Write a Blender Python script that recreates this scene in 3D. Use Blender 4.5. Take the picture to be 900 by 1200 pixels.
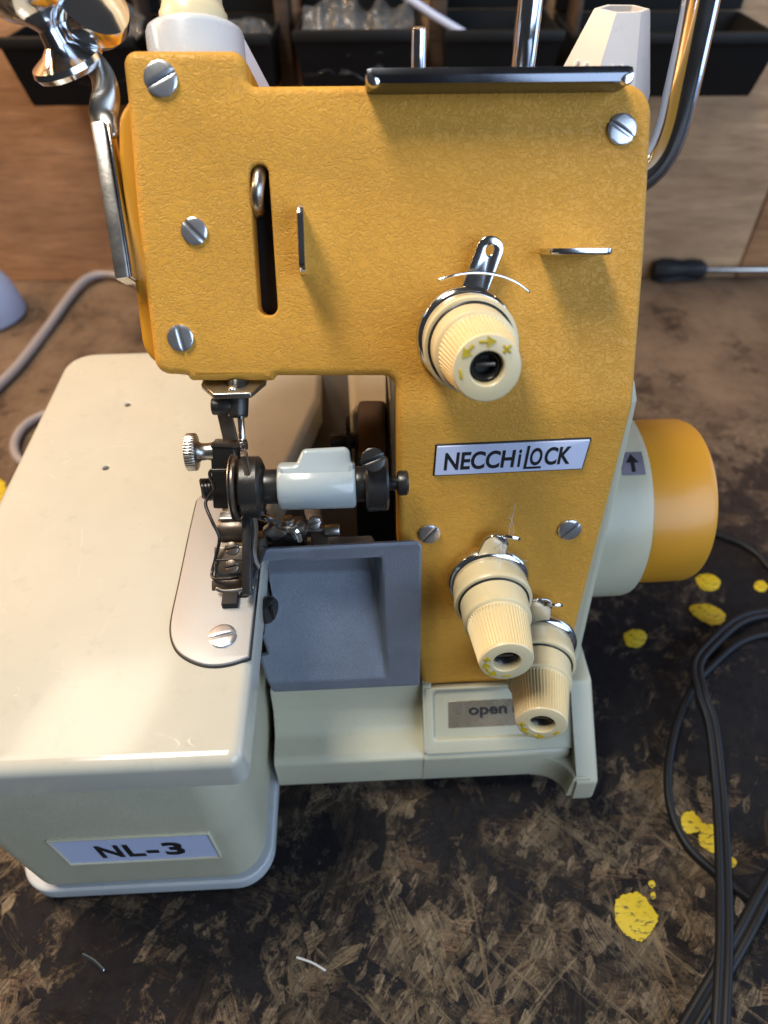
import bpy, bmesh, math, random
from mathutils import Vector as V, Matrix
from mathutils.geometry import tessellate_polygon
random.seed(4)
S = bpy.context.scene
for o in list(bpy.data.objects): bpy.data.objects.remove(o)
R = math.radians; PI = math.pi

# ------------------------------------------------------------------ camera
CAM = V((0, 0, .3)); F = 800.0                       # 900 x 1200 photograph, focal length in its pixels
AX = V((.9990, .0368, .0264)).normalized()           # world X, Y, Z seen from the camera (right, up, forward)
AY = V((-.0645, 1.035, 1.0)); AY = (AY - AX*AX.dot(AY)).normalized()
AZ = AX.cross(AY)
if AZ.y < 0: AZ = -AZ
right = V((AX.x, AY.x, AZ.x)); up = V((AX.y, AY.y, AZ.y)); fwd = V((AX.z, AY.z, AZ.z))
cd = bpy.data.cameras.new('camera'); cam = bpy.data.objects.new('camera', cd); S.collection.objects.link(cam)
S.camera = cam
rot = Matrix((right, up, -fwd)).transposed()
cam.matrix_world = Matrix.Translation(CAM) @ rot.to_4x4()
cd.sensor_fit = 'VERTICAL'; cd.sensor_height = 36; cd.sensor_width = 27; cd.lens = 24
cd.clip_start = .01; cd.clip_end = 50
cd.dof.use_dof = True; cd.dof.focus_distance = .212; cd.dof.aperture_fstop = 10.0

# ------------------------------------------------------------------ light: two workshop lamps above, a window behind
w = bpy.data.worlds.new('World'); S.world = w; w.use_nodes = True
wn = w.node_tree
wb = wn.nodes['Background']; wb.inputs[1].default_value = .16
wg = wn.nodes.new('ShaderNodeTexCoord'); ws = wn.nodes.new('ShaderNodeSeparateXYZ'); wr = wn.nodes.new('ShaderNodeValToRGB')
wa = wn.nodes.new('ShaderNodeMath'); wa.operation = 'MULTIPLY_ADD'; wa.inputs[1].default_value = .5; wa.inputs[2].default_value = .5
wn.links.new(wg.outputs['Generated'], ws.inputs[0]); wn.links.new(ws.outputs[2], wa.inputs[0])
wn.links.new(wa.outputs[0], wr.inputs[0]); wn.links.new(wr.outputs[0], wb.inputs[0])
wr.color_ramp.elements[0].position = .3; wr.color_ramp.elements[0].color = (.06, .05, .044, 1)
wr.color_ramp.elements[1].position = .95; wr.color_ramp.elements[1].color = (.34, .34, .35, 1)
e = wr.color_ramp.elements.new(.55); e.color = (.24, .25, .28, 1)
def area(name, loc, target, sx, sy, power, col):
    l = bpy.data.lights.new(name, 'AREA'); l.shape = 'RECTANGLE'; l.size = sx; l.size_y = sy
    l.energy = power; l.color = col
    o = bpy.data.objects.new(name, l); S.collection.objects.link(o); o.location = loc
    o.rotation_euler = (V(target) - V(loc)).to_track_quat('-Z', 'Y').to_euler()
    return o
area('workshop_lamp', (-.30, .19, 1.10), (0, .18, .1), .46, .22, 11.6, (1, .94, .83))
bl = area('bench_lamp', (-.46, .56, 1.02), (-.05, .3, .1), .44, .24, 1.7, (1, .88, .70)); bl.data.shape = 'ELLIPSE'
area('side_lamp', (-.72, .43, .64), (0, .22, .2), .20, .20, 5.6, (1, .60, .30))
area('window_light', (1.08, -.98, .80), (0, .2, .1), 1.5, 1.2, 25, (.58, .75, 1))
area('side_window_light', (1.10, .30, .34), (0, .2, .12), .7, .62, 4.5, (.42, .62, 1))
S.view_settings.view_transform = 'Standard'; S.view_settings.look = 'None'
S.view_settings.exposure = 0; S.view_settings.gamma = 1
S.render.engine = 'CYCLES'
S.cycles.use_denoising = True

# ------------------------------------------------------------------ helpers: pixels of the photograph to points on known planes
def ray(px, py): return right*((px-450)/F) + up*((600-py)/F) + fwd
def onz(px, py, z): d = ray(px, py); return CAM + d*((z-CAM.z)/d.z)
def ony(px, py, y): d = ray(px, py); return CAM + d*((y-CAM.y)/d.y)
def onpl(px, py, P, n): d = ray(px, py); return CAM + d*((P-CAM).dot(n)/d.dot(n))
TA = math.atan(.52); TB = math.atan(.231)
def nrm(t): return V((0, -math.cos(t), math.sin(t)))
def upv(t): return V((0, math.sin(t), math.cos(t)))
UN, UV, LN, LV = nrm(TA), upv(TA), nrm(TB), upv(TB)
CR = onpl(735, 478, V((0, .0759, 0)), UN); CR.x = 0
def us(px, py):                       # point of the bent front cover: across, along the cover
    P = onpl(px, py, CR, UN); s = (P-CR).dot(UV)
    if s < 0: P = onpl(px, py, CR, LN); s = (P-CR).dot(LV)
    return (P.x, s)
BW = .004
def fold(u, s, d=0):                  # unfolded cover coordinates to space, d in front of the face
    if s >= BW: t = TA; p = CR + UV*s
    elif s <= -BW: t = TB; p = CR + LV*s
    else:
        t = TB + (TA-TB)*(s+BW)/(2*BW); k = (s+BW)/(2*BW)
        p = CR - LV*BW; n = 8
        for i in range(n):
            tt = TB + (TA-TB)*k*(i+.5)/n; p = p + upv(tt)*((s+BW)/n)
    n = nrm(t)
    return V((u, p.y, p.z)) + n*d

# ------------------------------------------------------------------ helpers: meshes
class MB:
    def __init__(s): s.v = []; s.f = []; s.m = []; s.cm = 0
    def add(s, vs, fs):
        b = len(s.v); s.v += [V(p) for p in vs]; s.f += [tuple(i+b for i in q) for q in fs]; s.m += [s.cm]*len(fs); return s
    def mat(s, i): s.cm = i; return s
    def xf(s, fn): s.v = [fn(p) for p in s.v]; return s
    def grid(s, rows, closed=False, caps=False):
        n = len(rows[0]); vs = [p for r in rows for p in r]; fs = []
        for i in range(len(rows)-1):
            for j in range(n if closed else n-1):
                a = i*n+j; b = i*n+(j+1) % n; fs.append((a, b, b+n, a+n))
        if caps: fs.append(tuple(range(n-1, -1, -1))); fs.append(tuple(range((len(rows)-1)*n, len(rows)*n)))
        return s.add(vs, fs)
    def lathe(s, prof, o, ax, seg=48, ribs=0, rd=0, rib_rng=None, xdir=None):
        ax = V(ax).normalized(); o = V(o)
        a = (V(xdir) - ax*ax.dot(V(xdir))).normalized() if xdir is not None else ax.orthogonal().normalized()
        b = ax.cross(a); rows = []
        for k, (r, h) in enumerate(prof):
            row = []
            for j in range(seg):
                t = 2*PI*j/seg; rr = r
                if ribs and rib_rng[0] <= k <= rib_rng[1]:
                    rr = r - rd*(1 if (j*ribs//(seg//2)) % 2 else 0)
                row.append(o + ax*h + (a*math.cos(t) + b*math.sin(t))*max(rr, 1e-6))
            rows.append(row)
        return s.grid(rows, True, True)
    def cyl(s, p0, p1, r0, r1=None, seg=32, bv=.0004):
        p0 = V(p0); p1 = V(p1); r1 = r0 if r1 is None else r1; L = (p1-p0).length; bv = min(bv, L*.3, r0*.4, r1*.4)
        return s.lathe([(r0-bv, 0), (r0-.3*bv, .3*bv), (r0, bv), (r1, L-bv), (r1-.3*bv, L-.3*bv), (r1-bv, L)], p0, p1-p0, seg)
    def tube(s, pts, r, seg=12, flat=1.0, up=None, radii=None):
        pts = [V(p) for p in pts]; rows = []; n = len(pts); prev = None
        for i, p in enumerate(pts):
            t = (pts[min(i+1, n-1)] - pts[max(i-1, 0)]).normalized()
            if up is not None: a = V(up).cross(t).normalized()
            else:
                if prev is None: a = t.orthogonal().normalized()
                else: a = (prev - t*prev.dot(t)).normalized()
                prev = a
            b = t.cross(a); rr = radii[i] if radii else r
            rows.append([p + (a*math.cos(2*PI*j/seg) + b*math.sin(2*PI*j/seg)*flat)*rr for j in range(seg)])
        def cap(p, t, row, sg):
            c = sum(row, V())/len(row); return [[c + (q-c)*k + t*sg*rr*h for q in row] for k, h in ((.86, .5), (.5, .86), (.05, 1))]
        rr = radii[0] if radii else r; t0 = (pts[0]-pts[1]).normalized(); A = cap(pts[0], t0, rows[0], min(flat, 1))
        rr = radii[-1] if radii else r; t1 = (pts[-1]-pts[-2]).normalized(); B = cap(pts[-1], t1, rows[-1], min(flat, 1))
        return s.grid(A[::-1] + rows + B, True, True)
    def box(s, c, sz, ex=(1, 0, 0), ey=(0, 1, 0), ez=(0, 0, 1), bv=.0005):
        bm = bmesh.new(); bmesh.ops.create_cube(bm, size=1)
        for q in bm.verts: q.co = V((q.co.x*sz[0], q.co.y*sz[1], q.co.z*sz[2]))
        if bv: bmesh.ops.bevel(bm, geom=bm.edges[:], offset=min(bv, min(sz)*.45), segments=2, profile=.6, affect='EDGES')
        ex, ey, ez, c = V(ex), V(ey), V(ez), V(c)
        bm.verts.index_update()
        vs = [c + ex*q.co.x + ey*q.co.y + ez*q.co.z for q in bm.verts]; fs = [tuple(q.index for q in f.verts) for f in bm.faces]
        bm.free(); return s.add(vs, fs)
    def plate(s, out, holes=(), depth=.005, r=.001, seg=4, back=True, hr=None):
        # flat solid in local (x, y, d): face at d = 0, body to d = -depth, edges rounded by r
        def area2(p): return sum(p[i][0]*p[(i+1) % len(p)][1] - p[(i+1) % len(p)][0]*p[i][1] for i in range(len(p)))
        loops = []
        for k, L in enumerate([out] + list(holes)):
            L = [V((q[0], q[1])) for q in L]
            if (area2(L) > 0) != (k == 0): L = L[::-1]
            n = len(L); nr = []
            for i in range(n):
                a = (L[i]-L[i-1]); b = (L[(i+1) % n]-L[i])
                a = a.normalized() if a.length > 1e-9 else b.normalized(); b = b.normalized() if b.length > 1e-9 else a
                na = V((-a.y, a.x)); nb = V((-b.y, b.x)); m = na + nb
                m = m.normalized() if m.length > 1e-6 else na
                nr.append(m/max(.45, m.dot(na)))
            rr = r if (k == 0 or hr is None) else hr; rows = []
            for j in range(seg+1):
                t = PI/2*j/seg
                rows.append([(L[i] + nr[i]*rr*(1-math.sin(t)), -rr*(1-math.cos(t))) for i in range(n)])
            # rows[0] inner at d=0 ... rows[-1] outer at d=-rr
            rows.append([(q, -depth) for q in L]); loops.append(rows)
        base = len(s.v); inner = []; idx = base; vs = []; fs = []; back_i = []; pos = 0
        for rows in loops:
            n = len(rows[0]); st = len(vs)
            for row in rows: vs += [V((q.x, q.y, d)) for q, d in row]
            for i in range(len(rows)-1):
                for j in range(n):
                    a = st+i*n+j; b = st+i*n+(j+1) % n; fs.append((a, a+n, b+n, b))
            inner.append((st, n)); back_i.append((st+(len(rows)-1)*n, n))
        flatidx = [st+j for st, n in inner for j in range(n)]
        for tri in tessellate_polygon([[vs[st+j] for j in range(n)] for st, n in inner]): 
            a, b, c = (flatidx[i] for i in tri)
            if (vs[b]-vs[a]).cross(vs[c]-vs[a]).z < 0: b, c = c, b
            fs.append((a, b, c))
        if back:
            fb = [st+j for st, n in back_i for j in range(n)]
            for tri in tessellate_polygon([[vs[st+j] for j in range(n)] for st, n in back_i]):
                a, b, c = (fb[i] for i in tri)
                if (vs[b]-vs[a]).cross(vs[c]-vs[a]).z > 0: b, c = c, b
                fs.append((a, b, c))
        return s.add(vs, fs)
    def place(s, o, ex, ey, ez):
        o, ex, ey, ez = V(o), V(ex), V(ey), V(ez); s.v = [o + ex*p.x + ey*p.y + ez*p.z for p in s.v]; return s
    def join(s, t): s.add(t.v, t.f); return s
    def build(s, name, mats, parent=None, angle=38, clean=True):
        me = bpy.data.meshes.new(name); c = sum(s.v, V())/len(s.v)
        pw = WL.get(parent.name, V()) if parent else V()
        me.from_pydata([p-c for p in s.v], [], s.f)
        mats = mats if isinstance(mats, (list, tuple)) else [mats]
        for m in mats: me.materials.append(m)
        for p, i in zip(me.polygons, s.m): p.material_index = i
        bm = bmesh.new(); bm.from_mesh(me)
        if clean: bmesh.ops.remove_doubles(bm, verts=bm.verts[:], dist=1e-7)
        bmesh.ops.recalc_face_normals(bm, faces=bm.faces[:])
        bm.to_mesh(me); bm.free()
        me.shade_smooth(); me.set_sharp_from_angle(angle=R(angle))
        o = bpy.data.objects.new(name, me); S.collection.objects.link(o)
        if parent: o.parent = parent
        o.location = c - pw; WL[o.name] = c
        return o
WL = {}
def thing(name, label, cat, loc=(0, 0, 0), group=None):
    o = bpy.data.objects.new(name, None); o.empty_display_size = .02; S.collection.objects.link(o); o.location = loc
    WL[o.name] = V(loc); return tag(o, label, cat, group)
def tag(o, label, cat, group=None):
    o['label'] = label; o['category'] = cat
    if group: o['group'] = group
    return o
def rpoly(pts, rad=.002, seg=6):       # round the corners of a polygon; a point may carry its own radius
    out = []; n = len(pts)
    for i in range(n):
        p = V(pts[i][:2]); r = pts[i][2] if len(pts[i]) > 2 else rad
        a = V(pts[i-1][:2])-p; b = V(pts[(i+1) % n][:2])-p
        la, lb = a.length, b.length; a.normalize(); b.normalize()
        ang = a.angle(b)
        if r <= 0 or ang > PI-.05: out.append(p); continue
        t = min(r/math.tan(ang/2), la*.48, lb*.48); r2 = t*math.tan(ang/2)
        c = p + (a+b).normalized()*(r2/math.sin(ang/2)); s0 = p+a*t-c; s1 = p+b*t-c
        tot = s0.angle(s1); sg = 1 if s0.x*s1.y-s0.y*s1.x > 0 else -1
        for k in range(seg+1):
            th = sg*tot*k/seg; out.append(c + V((s0.x*math.cos(th)-s0.y*math.sin(th), s0.x*math.sin(th)+s0.y*math.cos(th))))
    return out
def offset(poly, d):                   # grow a closed outline
    L = [V(q[:2]) for q in poly]; n = len(L); ar = sum(L[i].x*L[(i+1) % n].y-L[(i+1) % n].x*L[i].y for i in range(n)); o = []
    for i in range(n):
        a = L[i]-L[i-1]; b = L[(i+1) % n]-L[i]
        a = a.normalized() if a.length > 1e-9 else b.normalized(); b = b.normalized() if b.length > 1e-9 else a
        na = V((a.y, -a.x)); nb = V((b.y, -b.x)); m = na+nb; m = m.normalized() if m.length > 1e-6 else na
        o.append(L[i] + m*(d/max(.45, m.dot(na)))*(1 if ar > 0 else -1))
    return o
def catmull(pts, k=8):
    pts = [V(p) for p in pts]; o = []; n = len(pts)
    for i in range(n-1):
        p0, p1, p2, p3 = pts[max(i-1, 0)], pts[i], pts[i+1], pts[min(i+2, n-1)]
        for j in range(k):
            t = j/k; o.append(.5*((2*p1)+(p2-p0)*t+(2*p0-5*p1+4*p2-p3)*t*t+(3*p1-p0-3*p2+p3)*t**3))
    return o+[pts[-1]]

# ------------------------------------------------------------------ materials
def nodes(name):
    m = bpy.data.materials.new(name); m.use_nodes = True; nt = m.node_tree
    return m, nt, nt.nodes['Principled BSDF'], (lambda a, b: nt.links.new(a, b)), (lambda t: nt.nodes.new('ShaderNode'+t))
def mathn(nt, op, a, b=None, c=None):
    n = nt.nodes.new('ShaderNodeMath'); n.operation = op
    for i, q in enumerate((a, b, c)):
        if q is None: continue
        if isinstance(q, (int, float)): n.inputs[i].default_value = q
        else: nt.links.new(q, n.inputs[i])
    return n.outputs[0]
def mixc(nt, f, a, b, mode='MIX'):
    n = nt.nodes.new('ShaderNodeMix'); n.data_type = 'RGBA'; n.blend_type = mode
    for s, q in (('Factor', f),):
        if isinstance(q, (int, float)): n.inputs[0].default_value = q
        else: nt.links.new(q, n.inputs[0])
    for i, q in ((6, a), (7, b)):
        if isinstance(q, tuple): n.inputs[i].default_value = (*q[:3], 1)
        else: nt.links.new(q, n.inputs[i])
    return n.outputs[2]
def noise(nt, vec, sc, det=4, rough=.55, dist=0):
    n = nt.nodes.new('ShaderNodeTexNoise'); n.inputs['Scale'].default_value = sc; n.inputs['Detail'].default_value = det
    n.inputs['Roughness'].default_value = rough; n.inputs['Distortion'].default_value = dist
    if vec is not None: nt.links.new(vec, n.inputs['Vector'])
    return n.outputs
def ramp(nt, f, stops):
    n = nt.nodes.new('ShaderNodeValToRGB'); el = n.color_ramp.elements
    while len(el) < len(stops): el.new(.5)
    for q, (p, c) in zip(el, stops):
        q.position = p; q.color = (c, c, c, 1) if isinstance(c, (int, float)) else (*c, 1)
    nt.links.new(f, n.inputs[0]); return n.outputs[0]
def paint(name, col, rough=.4, metal=0, var=.06, rvar=.1, bump=0, bscale=900, coat=0, dirt=0, spec=.5, scratch=0):
    m, nt, b, L, N = nodes(name)
    co = N('TexCoord').outputs['Object']
    n1 = noise(nt, co, 45, 5)[0]
    dark = tuple(c*(1-2.2*var) for c in col); lite = tuple(min(1, c*(1+1.2*var)) for c in col)
    c = mixc(nt, n1, dark, lite)
    if dirt:
        n2 = noise(nt, co, 160, 8, .7)[0]; mk = ramp(nt, n2, [(.56, 0), (.72, 1)])
        c = mixc(nt, mathn(nt, 'MULTIPLY', mk, dirt), c, (.10, .085, .06))
    L(c, b.inputs['Base Color'])
    n3 = noise(nt, co, 130, 6, .65)[0]
    rr = mathn(nt, 'MULTIPLY_ADD', n3, 2*rvar, rough-rvar)
    if scratch:
        for k, (sc1, thr) in enumerate(((34, .0016), (70, .0022))):
            q = mathn(nt, 'ABSOLUTE', mathn(nt, 'SUBTRACT', noise(nt, co, sc1, 1, .4, .6+k)[0], .5))
            msk = ramp(nt, noise(nt, co, 55+30*k, 4, .6)[0], [(.55, 0), (.62, 1)])
            ln = mathn(nt, 'MULTIPLY', ramp(nt, q, [(0, 1), (thr, 0)]), msk)
            rr = mathn(nt, 'ADD', rr, mathn(nt, 'MULTIPLY', ln, scratch*2.5))
            c = mixc(nt, mathn(nt, 'MULTIPLY', ln, .5), c, tuple(min(1, q_*1.35) for q_ in col)); L(c, b.inputs['Base Color'])
    L(rr, b.inputs['Roughness'])
    b.inputs['Metallic'].default_value = metal; b.inputs['Specular IOR Level'].default_value = spec
    if coat: b.inputs['Coat Weight'].default_value = coat; b.inputs['Coat Roughness'].default_value = .06
    if bump:
        bp = N('Bump'); bp.inputs['Strength'].default_value = bump; bp.inputs['Distance'].default_value = .0002
        L(noise(nt, co, bscale, 3)[0], bp.inputs['Height']); L(bp.outputs[0], b.inputs['Normal'])
    return m
def leather(name, col, strength=.52, scale=700, rough=.47):
    m, nt, b, L, N = nodes(name); co = N('TexCoord').outputs['Object']
    nz = noise(nt, co, 420, 4, .6)
    wob = N('VectorMath'); wob.operation = 'MULTIPLY_ADD'; L(nz[1], wob.inputs[0]); wob.inputs[1].default_value = (.0034,)*3; L(co, wob.inputs[2])
    mp = N('Mapping'); mp.inputs['Scale'].default_value = (.7, 1, 1.2); L(wob.outputs[0], mp.inputs[0])
    def crease(sc, wdt, dist):
        q = mathn(nt, 'ABSOLUTE', mathn(nt, 'SUBTRACT', noise(nt, mp.outputs[0], sc, 1.5, .5, dist)[0], .5))
        return ramp(nt, q, [(0, 0), (wdt*.5, .75), (wdt, 1)])
    cre = mathn(nt, 'MINIMUM', crease(scale*.62, .070, .6), crease(scale*.9, .055, .9))
    fine = noise(nt, co, 3800, 2)[0]; puff = noise(nt, mp.outputs[0], scale*.8, 2)[0]
    h = mathn(nt, 'ADD', mathn(nt, 'MULTIPLY', cre, .85), mathn(nt, 'ADD', mathn(nt, 'MULTIPLY', puff, .28), mathn(nt, 'MULTIPLY', fine, .10)))
    bp = N('Bump'); bp.inputs['Strength'].default_value = strength; bp.inputs['Distance'].default_value = .00036
    L(h, bp.inputs['Height']); L(bp.outputs[0], b.inputs['Normal'])
    n1 = noise(nt, co, 38, 6, .6)[0]
    c = mixc(nt, n1, tuple(q*.84 for q in col), tuple(min(1, q*1.12) for q in col))
    crease_tone = mathn(nt, 'MULTIPLY', mathn(nt, 'SUBTRACT', 1, cre), .10)  # base colour slightly darker in the creases
    c = mixc(nt, crease_tone, c, tuple(q*.6 for q in col))
    L(c, b.inputs['Base Color'])
    L(mathn(nt, 'MULTIPLY_ADD', n1, .18, rough-.09), b.inputs['Roughness']); b.inputs['Specular IOR Level'].default_value = .26
    return m
M = {}
M['orange'] = leather('orange_leather_paint', (.67, .335, .048))
M['orange_smooth'] = paint('orange_enamel', (.62, .285, .022), .36, var=.05, rvar=.06, coat=.08, bump=.05, bscale=300)
M['cream_top'] = paint('cream_enamel', (.47, .458, .385), .12, var=.04, rvar=.05, coat=0, dirt=.12, scratch=.10)
M['cream'] = paint('cream_base_enamel', (.51, .485, .355), .36, var=.04, bump=.12, bscale=1400, dirt=.12)
M['cream_tex'] = leather('cream_grained_enamel', (.48, .455, .33), .35, 900, .42)
M['ivory'] = paint('ivory_plastic', (.72, .60, .36), .34, var=.05, rvar=.08, dirt=.12, bump=.05)
M['chrome'] = paint('chrome', (.72, .73, .75), .12, 1, var=.04, rvar=.07, bump=.04, bscale=500)
M['screw'] = paint('screw_plating', (.62, .63, .66), .30, .9, var=.10, rvar=.10, bump=.1, bscale=900, dirt=.15)
M['dim_reflection_chrome'] = paint('dim_reflection_chrome', (.17, .18, .21), .20, 1, var=.08, rvar=.08, bump=.05, bscale=500)  # chrome darkened: the dark room it mirrors is put into its colour
M['steel'] = paint('worn_steel', (.50, .48, .45), .30, 1, var=.12, rvar=.12, bump=.15, bscale=900, dirt=.25)
M['black_steel'] = paint('blackened_steel', (.045, .043, .042), .30, .55, var=.25, rvar=.14, bump=.2, bscale=1100, dirt=.15)
M['oil_steel'] = paint('oily_brown_steel', (.16, .13, .105), .33, .75, var=.25, rvar=.14, bump=.25, bscale=800, dirt=.3)
M['needle_plate'] = paint('satin_plate_metal', (.34, .335, .33), .50, .55, var=.04, rvar=.05, bump=.22, bscale=2600)
M['guard'] = paint('grey_metal_flake_paint', (.25, .28, .345), .38, .45, var=.18, rvar=.10, bump=1.0, bscale=3200, dirt=.12)
M['arm_paint'] = paint('pale_blue_grey_enamel', (.37, .43, .45), .2, var=.03, rvar=.05, coat=.3, dirt=.15)
M['cavity'] = paint('grey_casting_paint', (.085, .08, .072), .55, var=.12, bump=.3, bscale=600, dirt=.3)
M['dark'] = paint('dark_void', (.006, .005, .005), .7, var=.1)  # near-black fill: the shade inside slots and gaps put into colour
M['label_window_blue'] = paint('label_face', (.55, .61, .82), .3, var=.02)  # silver plates; the blue window light is put into their colour
M['ink'] = paint('black_ink', (.012, .012, .014), .4, var=.1)
M['yellow_ink'] = paint('yellow_ink', (.60, .42, .01), .45, var=.1)
M['grey_paint'] = paint('light_grey_enamel', (.56, .57, .58), .28, var=.04, coat=.2)
M['ledge'] = paint('grey_base_enamel', (.44, .46, .47), .34, var=.05, dirt=.2, bump=.08)
M['white_plastic'] = paint('white_plastic', (.70, .68, .66), .42, var=.03, dirt=.12)
M['foil'] = paint('silver_foil', (.40, .32, .22), .28, .6, var=.3, rvar=.15, dirt=.5)
M['sticker'] = paint('grey_sticker', (.23, .21, .26), .35, var=.3, dirt=.4)
M['cord'] = paint('black_cord_rubber', (.010, .0105, .013), .50, spec=.3, var=.15, bump=.1, bscale=1500)
M['grey_cord'] = paint('grey_cord_plastic', (.30, .27, .27), .42, var=.08)
M['bin'] = paint('black_bin_plastic', (.010, .0096, .0092), .55, spec=.25, var=.2, bump=.1)
M['blue_plastic'] = paint('pale_blue_plastic', (.34, .40, .58), .4, var=.05)
def splash_mat():
    m, nt, b, L, N = nodes('spilt_yellow_paint'); co = N('TexCoord').outputs['Object']
    mp = N('Mapping'); mp.inputs['Rotation'].default_value = (0, 0, .6); mp.inputs['Scale'].default_value = (1, 2.6, 1); L(co, mp.inputs[0])
    n1 = noise(nt, mp.outputs[0], 260, 7, .72)[0]; n2 = noise(nt, co, 120, 3)[0]
    c = mixc(nt, n2, (.50, .34, .006), (.68, .50, .014)); c = mixc(nt, ramp(nt, n1, [(.53, 0), (.62, .92)]), c, (.035, .026, .012)); L(c, b.inputs['Base Color'])
    b.inputs['Roughness'].default_value = .42
    bp = N('Bump'); bp.inputs['Strength'].default_value = .8; bp.inputs['Distance'].default_value = .0005; L(n1, bp.inputs['Height']); bp.invert = True; L(bp.outputs[0], b.inputs['Normal'])
    return m
M['yellow_paint'] = splash_mat()
M['thread'] = paint('clear_thread', (.55, .55, .58), .35, var=.1)
def bag_mat():
    m, nt, b, L, N = nodes('clear_plastic_bag'); b.inputs['Base Color'].default_value = (.34, .33, .32, 1)
    b.inputs['Roughness'].default_value = .16; b.inputs['Alpha'].default_value = .42
    b.inputs['Specular IOR Level'].default_value = .9
    n1 = noise(nt, N('TexCoord').outputs['Object'], 90, 4)[0]; L(mathn(nt, 'MULTIPLY_ADD', n1, .4, .0), b.inputs['Alpha'])
    return m
M['bag'] = bag_mat()
def bench_mat():
    m, nt, b, L, N = nodes('worn_strand_board'); co = N('TexCoord').outputs['Object']
    sep = N('SeparateXYZ'); L(co, sep.inputs[0]); Xc, Yc = sep.outputs[0], sep.outputs[1]
    wob = N('VectorMath'); wob.operation = 'MULTIPLY_ADD'; L(noise(nt, co, 120, 5, .65)[1], wob.inputs[0]); wob.inputs[1].default_value = (.0030,)*3; L(co, wob.inputs[2])
    big = noise(nt, co, 13, 5, .62)[0]; med = noise(nt, co, 48, 5, .65)[0]
    far = ramp(nt, Yc, [(.14, 0), (.30, 1)])
    near = mathn(nt, 'MULTIPLY', ramp(nt, mathn(nt, 'SUBTRACT', .13, Yc), [(.0, 0), (.060, 1)]), ramp(nt, mathn(nt, 'SUBTRACT', .20, Xc), [(.04, .25), (.22, 1)]))
    wear = mathn(nt, 'ADD', mathn(nt, 'MULTIPLY_ADD', big, 2.8, -1.64), mathn(nt, 'ADD', mathn(nt, 'MULTIPLY', near, .30), mathn(nt, 'MULTIPLY', far, .60)))
    wear = mathn(nt, 'ADD', wear, mathn(nt, 'MULTIPLY_ADD', med, 1.3, -.65))
    col = mixc(nt, noise(nt, wob.outputs[0], 170, 7, .75)[0], (.002, .0025, .0045), (.022, .019, .020)); hgt = None
    #        angle  along across  chosen ragged  dark colour            light colour          strength
    layers = ((.40, 52, 92, .56, .35, (.016, .013, .012), (.065, .048, .036), .8), (1.9, 48, 88, .60, .35, (.018, .014, .012), (.075, .054, .038), .8),
              (1.2, 70, 118, .80, .55, (.08, .058, .038), (.27, .20, .13), .92), (2.7, 90, 190, .80, .55, (.08, .055, .034), (.25, .175, .105), .92),
              (.15, 62, 128, .86, .55, (.075, .052, .035), (.22, .14, .085), .9), (2.2, 170, 300, .76, .6, (.10, .075, .05), (.27, .20, .13), .92),
              (.95, 44, 66, .93, .30, (.11, .083, .058), (.26, .205, .15), .9), (.75, 26, 620, .94, .2, (.12, .09, .06), (.25, .19, .12), .9), (2.45, 22, 560, .95, .2, (.12, .09, .06), (.25, .19, .12), .9), (1.5, 30, 700, .94, .2, (.09, .06, .04), (.24, .17, .1), .85))
    rag = noise(nt, co, 420, 4, .72)[0]
    for i, (th, lx, ly, thr, rg, c0, c1, stg) in enumerate(layers):
        mp = N('Mapping'); mp.inputs['Location'].default_value = (i*.37, i*.21, 0); mp.inputs['Rotation'].default_value = (0, 0, th); L(wob.outputs[0], mp.inputs[0])
        ms = N('Mapping'); ms.inputs['Scale'].default_value = (lx, ly, 1); L(mp.outputs[0], ms.inputs[0])
        vo = N('TexVoronoi'); vo.voronoi_dimensions = '2D'; vo.inputs['Scale'].default_value = 1; L(ms.outputs[0], vo.inputs['Vector'])
        sc = N('SeparateColor'); L(vo.outputs['Color'], sc.inputs[0])
        st = N('Mapping'); st.inputs['Scale'].default_value = (45, 1300, 1); L(mp.outputs[0], st.inputs[0])
        streak = noise(nt, st.outputs[0], 1, 4, .6)[0]
        sel = mathn(nt, 'ADD', sc.outputs[0], mathn(nt, 'ADD', mathn(nt, 'MULTIPLY_ADD', rag, 2*rg, -rg), mathn(nt, 'MULTIPLY', wear, .55)))
        sel = mathn(nt, 'ADD', sel, mathn(nt, 'MULTIPLY_ADD', streak, .34, -.17))
        mk = mathn(nt, 'MULTIPLY', mathn(nt, 'MINIMUM', 1, mathn(nt, 'MAXIMUM', 0, mathn(nt, 'MULTIPLY', mathn(nt, 'SUBTRACT', sel, thr), 4.2))), stg)
        fl = mixc(nt, sc.outputs[1], c0, c1)
        fl = mixc(nt, ramp(nt, streak, [(.38, .75), (.58, 0)]), fl, tuple(q*.3 for q in c0))
        fl = mixc(nt, mathn(nt, 'MULTIPLY', far, .6), fl, (.20, .135, .088))
        col = mixc(nt, mk, col, fl)
        hh = mathn(nt, 'MULTIPLY', mk, mathn(nt, 'ADD', streak, .4)); hgt = hh if hgt is None else mathn(nt, 'MAXIMUM', hgt, hh)
    gr = noise(nt, co, 1100, 4, .75)[0]
    col = mixc(nt, mathn(nt, 'MULTIPLY', ramp(nt, gr, [(.62, 0), (.70, 1)]), mathn(nt, 'MULTIPLY_ADD', far, -.24, .28)), col, (.15, .125, .10))
    fw = mixc(nt, ramp(nt, big, [(.40, 0), (.62, 1)]), (.085, .052, .034), (.21, .14, .092)); col = mixc(nt, mathn(nt, 'MULTIPLY', far, mathn(nt, 'MULTIPLY_ADD', med, .7, .25)), col, fw)
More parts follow.
